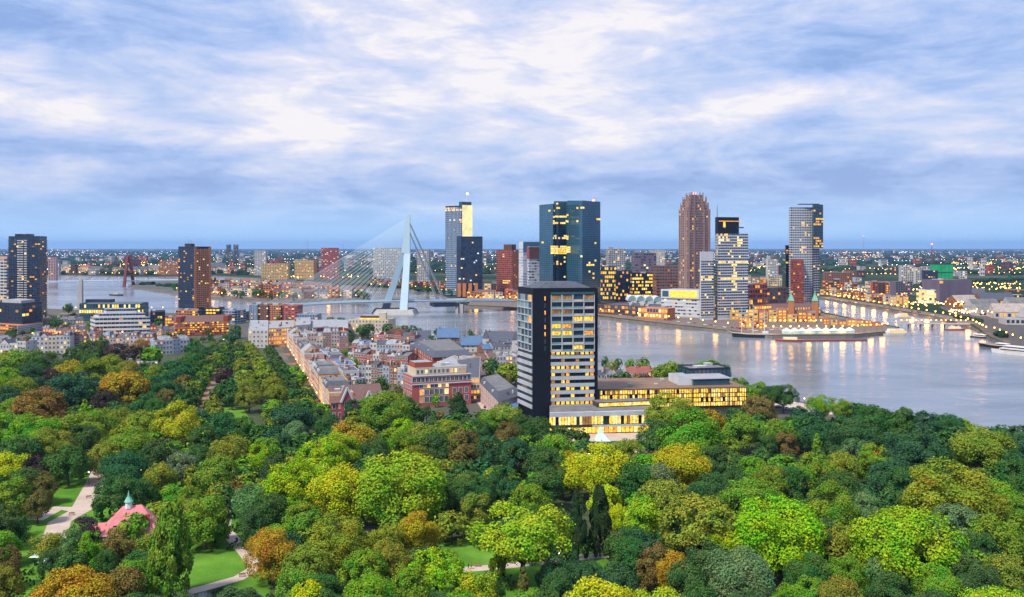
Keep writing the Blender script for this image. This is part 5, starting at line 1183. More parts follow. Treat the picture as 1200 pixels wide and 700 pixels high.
# ------------------------------------------------------------------ boats
def hull(c, L, Wd, H, rz, m, deckm='deck_wood', bow=.35):
    B = MB(); ca, sa = math.cos(rz), math.sin(rz); T_ = lambda x, y, z: Vector((c[0] + x * ca - y * sa, c[1] + x * sa + y * ca, c[2] + z))
    pl = [(-.5, -.38), (-.3, -.5), (.5 - bow, -.5), (.5 - bow * .4, -.3), (.5, 0), (.5 - bow * .4, .3), (.5 - bow, .5), (-.3, .5), (-.5, .38)]
    B.hexa([T_(x * L * .95, y * Wd * .8, -.8) for x, y in pl], [T_(x * L, y * Wd, H + (.25 * H if x > .3 else 0)) for x, y in pl], m, deckm); return B, T_
def sail_ship(px, Y, L, label, rz=0.0, masts=3, mh=30):
    c = at(px, Y, WZ); root = thing('sailing_ship', label, 'sailing ship', c); B, T_ = hull(c, L, L * .14, 3.4, rz, 'hull_black'); B.build('hull', root)
    B, _ = hull((c.x, c.y, c.z + 3.9), L * .98, L * .142, .7, rz, 'hull_white'); B.build('bulwark', root)
    for k in range(masts):
        x = L * (-.28 + .27 * k); h_ = mh * (1 if k == 1 else .88); mm = MB().tube(T_(x, 0, 3.5), T_(x, 0, 3.5 + h_), .35, .15, 'white_paint', 5).build('mast', root)
        for f in (.45, .65, .82): MB().tube(T_(x + .4, -L * .075 * (1.4 - f), 3.5 + h_ * f), T_(x + .4, L * .075 * (1.4 - f), 3.5 + h_ * f), .16, .16, 'white_paint', 4).build('yard', mm)
        MB().tube(T_(x - L * .1, 0, 4.6), T_(x, 0, 3.5 + h_ * .97), .09, .09, 'steel', 3).build('rigging', mm)
    MB().tube(T_(L * .48, 0, 4.5), T_(L * .62, 0, 7.5), .25, .1, 'white_paint', 5).build('bowsprit', root)
    MB().box(T_(-L * .3, 0, 4.61), L * .14, L * .07, 2.2, 'white_paint', rz).build('deck_house', root)
sail_ship(882, 925, 42, 'three-masted white and black sailing ship moored at the pier quay', R(164), 3, 31)
def boat(px, py, L, Wd, label, m='hull_white', rz=0.0, name='boat', cab=.5, cabm='white_paint', group=None, decks=1, lit=False):
    p = gnd(px, py, WZ); c = Vector((p.x, p.y, WZ)); root = thing(name, label, 'boat', c, group); B, T_ = hull(c, L, Wd, max(1.1, L * .06), rz, m); B.build('hull', root)
    z = max(1.1, L * .06) + .02
    for k in range(decks):
        cc = T_(-L * .06, 0, z); MB().box(cc, L * cab * (1 - .2 * k), Wd * .72, 2.3, cabm, rz).build('cabin', root)
        MB().box(T_(-L * .06, 0, z + .8), L * cab * (1 - .2 * k) * .96, Wd * .74, .9, 'lit_yellow' if lit else 'glass_dark', rz).build('window', root); z += 2.32
    MB().tube(T_(-L * .1, 0, z), T_(-L * .1, 0, z + L * .12), .1, .05, 'steel', 4).build('mast', root)
    return root
boat(137, 346.5, 38, 8, 'long low boat crossing the river at the far left', 'hull_black', R(-28), cab=.3)
boat(924, 400, 26, 7, 'red and white boat moored beside the white tents', 'hull_red', R(174), lit=True)
boat(1052, 393, 34, 8, 'white lit passenger boat at the tip of the pier', 'hull_white', R(5), cab=.6, decks=2, lit=True)
boat(1150, 396, 22, 7, 'dark tug boat moored off the right-hand quay', 'hull_black', R(-60))
boat(1172, 408, 40, 10, 'long dark barge moored at the right-hand quay', 'hull_black', R(125), cab=.25)
boat(1192, 416, 46, 11, 'white cruise boat moored at the right edge', 'hull_white', R(122), cab=.7, decks=2)
boat(1120, 387, 24, 7, 'small lit boat under the footbridge lamps', 'hull_red', R(10), lit=True)
boat(1059, 373, 28, 8, 'white boat inside the harbour basin', 'hull_white', R(20), lit=True, decks=2)
for k, (px, py) in enumerate(((495, 351.5), (508, 351), (520, 351.5), (531, 352.5), (505, 354))): boat(px, py, 18, 4, 'pale yacht moored beyond the bridge pylon', 'hull_white', R(10 * k - 20), 'yacht', group='yachts beyond the pylon')
for k, (px, py) in enumerate(((492, 393), (500, 394), (508, 394.5), (521, 396), (534, 398), (548, 399), (468, 392), (478, 392.5))):
    p = gnd(px, py, WZ); c = Vector((p.x, p.y, WZ)); root = thing('yacht', 'small moored yacht with a bare tall mast in the yacht harbour', 'yacht', c, 'yachts in the yacht harbour'); B, T_ = hull(c, 11, 3.2, 1.2, R(30 * k), 'hull_white'); B.build('hull', root)
    MB().box(T_(-.5, 0, 1.21), 4, 2, .8, 'white_paint', R(30 * k)).build('cabin', root); MB().tube(T_(1, 0, 1.2), T_(1, 0, 17), .14, .08, 'white_paint', 4).build('mast', root); MB().tube(T_(1, 0, 2.8), T_(-4, 0, 2.9), .14, .12, 'plaster_blue', 4).build('boom', root)
# pontoon with red light strip, white tents on the quay
p = gnd(972, 399.5, WZ); P = [Vector((p.x + x, p.y + y, 0)) for x, y in ((-34, -5), (38, 1), (38, 8), (-34, 2))]; root = thing('pontoon', 'long flat pontoon with a red edge before the white tents', 'pontoon', (p.x, p.y, WZ)); MB().prism(P, WZ - .5, WZ + .9, 'quay', 'paving').build('deck', root); MB().slab(P[0], P[1], .2, WZ + .4, WZ + 1.3, 'hull_red', back=0).build('edge', root)
for k in range(9):
    p = gnd(922 + k * 9.2, 391.3 - k * .12, 0); p.z = .12; root = thing('event_tent', 'white pointed tent on the quay before the old hotel', 'tent', p, 'white tents on the quay')
    MB().box(p, 8.2, 7, 2.6, 'tent_white').build('wall', root); B = MB(); B.hexa([p + Vector((x * 4.5, y * 3.9, 2.61)) for x, y in ((-1, -1), (1, -1), (1, 1), (-1, 1))], [p + Vector((x * .3, y * .3, 6.0)) for x, y in ((-1, -1), (1, -1), (1, 1), (-1, 1))], 'tent_white'); B.build('canopy', root)
# car in the side street, people on the park path
def car(p, rz, label, paint='car_paint'):
    root = thing('parked_car', label, 'car', p); ca, sa = math.cos(rz), math.sin(rz); T_ = lambda x, y, z: Vector((p[0] + x * ca - y * sa, p[1] + x * sa + y * ca, p[2] + z))
    B = MB(); B.hexa([T_(x * 2.15, y * .88, .3) for x, y in ((-1, -1), (1, -1), (1, 1), (-1, 1))], [T_(x * 2.1, y * .86, .85) for x, y in ((-1, -1), (1, -1), (1, 1), (-1, 1))], paint); B.build('body', root)
    B = MB(); B.hexa([T_(x, y * .82, .86) for x, y in ((-1.8, -1), (1.0, -1), (1.0, 1), (-1.8, 1))], [T_(x, y * .64, 1.45) for x, y in ((-1.2, -1), (.3, -1), (.3, 1), (-1.2, 1))], 'glass_dark', paint); B.build('cabin', root)
    for x in (-1.3, 1.35):
        for y in (-.86, .86): MB().tube(T_(x, y - .1, .32), T_(x, y + .1, .32), .32, .32, 'tyre', 10).build('wheel', root)
    for y in (-.6, .6): MB().box(T_(2.13, y, .6), .06, .3, .15, 'white_paint', rz).build('headlight', root)
car(gnd(574, 485, .11), R(70), 'dark car driving down the street left of the black tower')
car(gnd(566, 470, .11), R(70), 'white car farther up the street left of the black tower', 'white_paint')
car(gnd(578.5, 489.5, .11), R(70), 'blue-grey car at the lower end of the street', 'plaster_blue')
for k, (px, py) in enumerate(((571.5, 478), (560.5, 459), (556, 452), (588, 494), (583, 489), (566.5, 473.5))):
    car(gnd(px + (1.6 if k % 2 else -1.6), py, .11), R(70), f"{('dark', 'silver', 'red')[k % 3]} car parked along the side street left of the black tower", ('car_paint', 'plaster_grey', 'hull_red')[k % 3])
for k, (px, py) in enumerate(((376, 471), (371, 463), (366, 454), (360, 444.5), (355, 436), (349.5, 427), (345, 419))):
    car(gnd(px, py, .06), R(108), f"{('dark', 'silver', 'red')[k % 3]} car parked in the lane before the lit terrace", ('car_paint', 'plaster_grey', 'hull_red')[k % 3])
for k, (px, py) in enumerate(((912, 478), (922, 480), (931, 481), (942, 482.5), (952, 483))):
    car(gnd(px, py, .11), R(12), f"{('dark', 'silver', 'blue-grey')[k % 3]} car parked on the riverside promenade", ('car_paint', 'plaster_grey', 'plaster_blue')[k % 3])
def far_car(p, rz, label, paint, group):
    ca, sa = math.cos(rz), math.sin(rz); T_ = lambda x, y, z: Vector((p[0] + x * ca - y * sa, p[1] + x * sa + y * ca, p[2] + z)); B = MB()
    B.hexa([T_(x * 2.15, y * .88, .05) for x, y in ((-1, -1), (1, -1), (1, 1), (-1, 1))], [T_(x * 2.1, y * .86, .85) for x, y in ((-1, -1), (1, -1), (1, 1), (-1, 1))], paint)
    B.hexa([T_(x, y * .82, .86) for x, y in ((-1.8, -1), (1.0, -1), (1.0, 1), (-1.8, 1))], [T_(x, y * .64, 1.45) for x, y in ((-1.2, -1), (.3, -1), (.3, 1), (-1.2, 1))], 'glass_dark', paint)
    whole(B, 'parked_car', label, 'car', p, group)
for pts, n, lab in (([(700, 366.3), (780, 375.5), (860, 385), (900, 389.5)], 26, 'on the pier quay road'), ([(975, 351), (1050, 362), (1108, 372)], 16, 'on the harbour quay road'), ([(880, 387), (965, 386)], 10, 'before the old hotel')):
    for k in range(n):
        f = (k + rnd.uniform(.1, .9)) / n * (len(pts) - 1); q = min(int(f), len(pts) - 2); f -= q; a, b = gnd(*pts[q]), gnd(*pts[q + 1]); p = a.lerp(b, f); p.z = .12; u = b - a; c_ = rnd.choice((('dark', 'car_paint'), ('silver', 'plaster_grey'), ('white', 'white_paint'), ('red', 'hull_red')))
        far_car(p, math.atan2(u.y, u.x), f"{c_[0]} car parked {lab}", c_[1], 'cars parked on the quays')
def bench(p, rz):
    root = thing('park_bench', 'wooden bench beside a park path', 'bench', p, 'park benches', rz)
    for nm_, (c, sx, sy, sz) in dict(seat=((0, 0, .42), 1.8, .45, .06), backrest=((0, .24, .55), 1.8, .06, .4)).items(): MB().box(c, sx, sy, sz, 'deck_wood').build(nm_, None).parent = root
    for x in (-.75, .75): MB().box((x, 0, 0), .08, .4, .42, 'dark_metal').build('leg', None).parent = root
for px, py, a in ((118, 556, 30), (110, 570, 30), (104, 584, 30), (84, 604, 10), (560, 664, 5), (600, 660, 5), (300, 664, 60), (284, 676, 20)): bench(gnd(px, py, .12), R(a))
def person(p, rz, label, top, stride=.18):
    root = thing('person', label, 'person', p, None, rz)
    V = [(0, 0, .95), (0, 0, 1.2), (0, .0, 1.42), (0, 0, 1.55), (0, .02, 1.68), (.10, 0, .92), (.11, stride, .5), (.11, stride * 1.2, .06), (.11, stride * 1.2 + .14, .03), (-.10, 0, .92), (-.11, -stride * .4, .5), (-.11, -stride * 1.3, .08), (-.11, -stride * 1.3 + .14, .04),
         (.19, 0, 1.40), (.24, -.08, 1.12), (.23, .02, .88), (-.19, 0, 1.40), (-.24, .10, 1.13), (-.23, .22, .92)]
    E = [(0, 1), (1, 2), (2, 3), (3, 4), (0, 5), (5, 6), (6, 7), (7, 8), (0, 9), (9, 10), (10, 11), (11, 12), (2, 13), (13, 14), (14, 15), (2, 16), (16, 17), (17, 18)]
    Rd = [.15, .14, .15, .06, .105, .09, .065, .045, .035, .09, .065, .045, .035, .065, .048, .035, .065, .048, .035]
    me = bpy.data.meshes.new('body'); me.from_pydata(V, E, []); o = bpy.data.objects.new('body', me); COL.objects.link(o); o.parent = root
    sk = o.modifiers.new('skin', 'SKIN'); o.modifiers.new('sub', 'SUBSURF').levels = 1; o.modifiers['sub'].render_levels = 1
    for k, r_ in enumerate(Rd): me.skin_vertices[0].data[k].radius = (r_, r_)
    me.skin_vertices[0].data[0].use_root = True
    me.materials.append(M[top])
    MB().ball((0, .0, 1.73), .115, 'hair', 8, 5).build('hair', None).parent = root
for k, (px, py, t_) in enumerate(((549, 667.5, 'cloth_dark'), (552.5, 667, 'cloth_red'))):
    person(gnd(px, py, .115), R(80 + 20 * k), ('person in dark clothes walking on the park path', 'person in a red top walking beside another on the park path')[k], t_)
# ------------------------------------------------------------------ trees
def leaf_quads(g, pts, nrm, size, jitter=.75):
    """leaf sprays: one bent quad each, standing about the given normals"""
    n = len(pts); v = nrm + g.normal(0, jitter, (n, 3)); v /= np.linalg.norm(v, axis=1)[:, None] + 1e-9
    a = np.cross(v, g.normal(0, 1, (n, 3))); a /= np.linalg.norm(a, axis=1)[:, None] + 1e-9; b = np.cross(v, a)
    s = size * g.uniform(.6, 1.35, (n, 1)); l = s * g.uniform(.9, 1.5, (n, 1))
    return np.stack([pts - a * s * .5 - b * l * .35, pts + a * s * .35 - b * l * .5, pts + a * s * .5 + b * l * .4, pts - a * s * .3 + b * l * .55], 1).reshape(-1, 3)
def quads_mesh(name, V, m):
    me = bpy.data.meshes.new(name); n = len(V) // 4
    me.vertices.add(len(V)); me.vertices.foreach_set('co', V.astype(np.float32).ravel())
    me.loops.add(len(V)); me.loops.foreach_set('vertex_index', np.arange(len(V), dtype=np.int32))
    me.polygons.add(n); me.polygons.foreach_set('loop_start', np.arange(0, len(V), 4, dtype=np.int32)); me.polygons.foreach_set('loop_total', np.full(n, 4, dtype=np.int32))
    me.materials.append(M[m]); me.update(calc_edges=True); return me
def sph(g, n):
    v = g.normal(0, 1, (n, 3)); return v / np.linalg.norm(v, axis=1)[:, None]
# every kind is modelled 16 m wide and 17 m high, then scaled
def crown_kind(kind, seed, nleaf, lsize):
    g = np.random.default_rng(seed); C = []; RR = []
    if kind == 'broad':
        n = 58; d_ = sph(g, n * 2); d_ = d_[d_[:, 2] > -.8][:n]; ax = np.array([5.9, 5.9, 6.3]) * g.uniform(.82, 1.1, (len(d_), 1)); C = d_ * ax + [0, 0, 8.5]; RR = g.uniform(1.5, 2.7, len(d_))
    elif kind == 'domed':
        n = 60; d_ = sph(g, n * 2); d_ = d_[d_[:, 2] > -.55][:n]; C = d_ * np.array([6.6, 6.6, 6.3]) * g.uniform(.93, 1.03, (len(d_), 1)) + [0, 0, 8.6]; RR = g.uniform(1.2, 1.9, len(d_))
    elif kind == 'clumpy':
        n = 40; d_ = sph(g, n * 2); d_ = d_[d_[:, 2] > -.8][:n]; C = d_ * np.array([5.4, 5.4, 6.0]) * g.uniform(.62, 1.12, (len(d_), 1)) + [0, 0, 8.7]; RR = g.uniform(1.6, 3.2, len(d_))
    elif kind == 'oval':
        n = 46; z = g.uniform(3.5, 15.4, n); rr = 5.2 * np.sqrt(np.clip(1 - ((z - 8.4) / 7.6) ** 2, .03, 1)) * g.uniform(.75, 1.1, n); a = g.uniform(0, 6.28, n); C = np.stack([rr * np.cos(a), rr * np.sin(a), z], 1); RR = g.uniform(1.3, 2.4, n)
    elif kind == 'columnar':
        n = 70; z = g.uniform(1.5, 15.8, n); rr = 5.6 * np.clip(1.12 - (z / 17) ** 2.2, .05, 1) * g.uniform(.8, 1.05, n); a = g.uniform(0, 6.28, n); C = np.stack([rr * np.cos(a), rr * np.sin(a), z], 1); RR = g.uniform(1.2, 2.2, n)
    elif kind == 'cone':
        n = 56; z = g.uniform(1.5, 16, n); rr = 6.0 * (1 - z / 17.5) * g.uniform(.8, 1.1, n); a = g.uniform(0, 6.28, n); C = np.stack([rr * np.cos(a), rr * np.sin(a), z], 1); RR = g.uniform(.9, 2.0, n) * (1.15 - z / 24)
    elif kind == 'open':
        n = 38; d_ = sph(g, n * 3); d_ = d_[d_[:, 2] > -.45][:n]; C = d_ * np.array([6.2, 6.2, 4.6]) * g.uniform(.6, 1.15, (len(d_), 1)) + [0, 0, 10.4]; RR = g.uniform(1.1, 2.4, len(d_))
    elif kind == 'weeping':
        n = 44; a = g.uniform(0, 6.28, n); z = g.uniform(4, 14.5, n); rr = 6.2 * np.sqrt(np.clip(1 - (np.clip(z - 7, 0, 9) / 8.6) ** 2, .03, 1)) * g.uniform(.8, 1.05, n); C = np.stack([rr * np.cos(a), rr * np.sin(a), z], 1); RR = g.uniform(1.3, 2.2, n)
    core = sph(g, 10) * g.uniform(.2, .5, (10, 1)) * [5.5, 5.5, 5.0] * (1 if kind not in ('columnar', 'cone') else .6); C0, R0 = C, RR
    C = np.concatenate([C, core + [0, 0, 8.8]]); RR = np.concatenate([RR, g.uniform(1.8, 2.8, 10)])      # boughs deep in the crown
    w = RR ** 2; k = g.choice(len(RR), nleaf, p=w / w.sum()); d_ = sph(g, nleaf)
    ctr = np.array([0, 0, 8.0]); out = C[k] - ctr; out /= np.linalg.norm(out, axis=1)[:, None] + 1e-9
    flip = (d_ * (out + [0, 0, .35])).sum(1) < -.25; d_[flip] *= -1          # leaves sit on the outer, upper side of each bough
    st = np.array([1, 1, 1.0 if kind != 'weeping' else 1.9])
    P = C[k] + d_ * RR[k][:, None] * g.uniform(.62, 1.06, (nleaf, 1)) * st
    m = g.random(nleaf) < .03; P[m] += g.normal(0, .7, (m.sum(), 3))         # stray twigs
    P[:, 2] = np.maximum(P[:, 2], .8)
    nr = d_ * .75 + out * .45; nr[:, 2] += .15
    return quads_mesh('crown', leaf_quads(g, P, nr, lsize, .5), 'leaf'), C0, R0
def trunk_kind(kind, seed, C):
    rs_ = random.Random(seed); B = MB(); h0 = {'open': 5.6, 'columnar': 13, 'cone': 14, 'oval': 8}.get(kind, 6.0)
    B.tube((0, 0, -.3), (0.1, 0, h0 * .5), .48, .36, 'bark', 8); B.tube((.1, 0, h0 * .5), (0, .1, h0), .36, .2 if h0 < 10 else .08, 'bark', 8)
    idx = rs_.sample(range(len(C)), min(9, len(C)))
    for i in idx:
        c = Vector(C[i]); s = Vector((0, 0, min(c.z - .5, h0 * rs_.uniform(.55, .98)))); m = s.lerp(c, .5) + Vector((0, 0, .5)); B.tube(s, m, .19, .13, 'bark', 5); B.tube(m, c, .13, .05, 'bark', 5)
    return B.mesh('trunk')
KIND = {}
for kd, seeds, nl, ls in (('broad', (1, 2, 3, 4), 9000, .37), ('domed', (5, 6), 9500, .34), ('clumpy', (7, 8, 9), 9000, .38), ('oval', (10, 11), 9000, .37), ('columnar', (12, 13), 15000, .40), ('cone', (14,), 8000, .35), ('open', (15, 16), 15000, .27), ('weeping', (17, 18), 9000, .34)):
    KIND[kd] = []
    for s in seeds:
        me, C, RR = crown_kind(kd, s, nl, ls); KIND[kd].append((me, trunk_kind(kd, s, C)))
KIND['grand'] = []
for kd, s in (('broad', 21), ('clumpy', 22), ('broad', 23), ('clumpy', 24)):
    me, C, RR = crown_kind(kd, s, 24000, .255); KIND['grand'].append((me, trunk_kind(kd, s, C)))
COLR = dict(E=((.030, .062, .026), 'very dark green'), Y=((.33, .40, .035), 'bright yellow-green'), L=((.21, .34, .033), 'lime green'), G=((.125, .25, .034), 'mid green'), D=((.054, .118, .036), 'dark green'), T=((.038, .105, .046), 'dark blue-green'), O=((.165, .215, .036), 'olive green'),
            A=((.33, .24, .035), 'golden yellow'), R=((.23, .125, .05), 'russet'), P=((.055, .04, .042), 'dark purple'), B=((.11, .20, .085), 'pale blue-green'), K=((.15, .13, .045), 'brownish'))
KNAME = dict(broad='broad round', domed='neat domed', clumpy='clumpy', oval='tall oval', columnar='columnar', cone='conical', open='open-branched', weeping='drooping')
MARKS = [(150, 600, 'the pink villa', 70), (90, 585, 'the pale path', 35), (655, 470, 'the black tower', 75), (790, 470, 'the golden wing', 90), (265, 450, 'the avenue', 60), (470, 570, 'the big lime tree', 60), (690, 610, 'the columnar pair', 45), (910, 465, 'the promenade', 50),
         (545, 664, 'the lawn path', 60), (145, 455, 'the big golden tree', 60), (48, 468, 'the russet tree', 50), (440, 470, 'the gabled hall', 60), (510, 470, 'the red brick office', 50), (910, 620, 'the lower lime tree', 80), (1115, 565, 'the big olive tree', 80), (1150, 500, 'the far right river', 90), (300, 560, 'the pond lawn', 50), (250, 685, 'the lower pond', 60), (1040, 500, 'the right river bank', 90)]

def where(px, py):
    b = min(MARKS, key=lambda m: math.hypot((px - m[0]) / m[3], (py - m[1]) / m[3] * 1.3)); dx_, dy_ = px - b[0], py - b[1]
    if abs(dx_) > abs(dy_) * 1.2: r_ = 'left of' if dx_ < 0 else 'right of'
    else: r_ = 'behind' if dy_ < 0 else 'in front of'
    return f"{r_} {b[2]}"
TREES = []
CAND = []
def tree_at(p, D, h, kd, col, lab=None, name='park_tree', group='park trees', prio=1.0):
    if abs(p[0] / p[1]) > .60: prio *= .1          # beyond the edge of the photo
    CAND.append((D * FPX / p[1] * prio, p, D, h, kd, col, lab, name, group)); TREES.append((p[0], p[1], D / 2, h))
def plant(p, D, h, kd, col, lab, name, group, vary=.13):
    kc, cn = COLR[col]; me, tm = rnd.choice(KIND['grand' if kd in ('broad', 'clumpy') and D * FPX / p[1] > 58 else kd]); px, py = proj((p[0], p[1], h * .7))
    lab = lab or f"{'small ' if D < 9 else ('huge ' if D > 19 else '')}{cn} {KNAME[kd]} tree {where(px, py)}"
    root = thing(name, lab, 'tree', p, group, rnd.uniform(0, 6.28))
    THINGS[-1] = (root, lab, Vector((p[0], p[1], h * .7)))
    for nm_, m_ in (('trunk', tm), ('crown', me)):
        o = bpy.data.objects.new(nm_, m_); COL.objects.link(o); o.parent = root
        o.scale = (D / 16, D / 16 * rnd.uniform(.92, 1.08), h / 17)
        if nm_ == 'crown':
            j = [rnd.uniform(1 - vary, 1 + vary) for _ in range(3)]; o.color = (kc[0] * j[0], kc[1] * j[1], kc[2] * j[2], 1)
    return root
def tree_px(px, top, w, col, kd='broad', hk=None, lab=None, Dmax=27, **k):
    """a tree whose crown spans w photo pixels and tops out at the given row"""
    h = 16.0
    for _ in range(8):
        Y = (CZ - h) * FPX / (top - HZ); D = min(Dmax, w * Y / FPX)
        h = hk * D if hk else min(25, max(6, .70 * D + 6))
        h = min(h, 30)
    return tree_at(Vector(((px - 600) / FPX * Y, Y, 0)), D * (1.16 if Dmax > 20 else 1.05), h, kd, col, lab, **k)
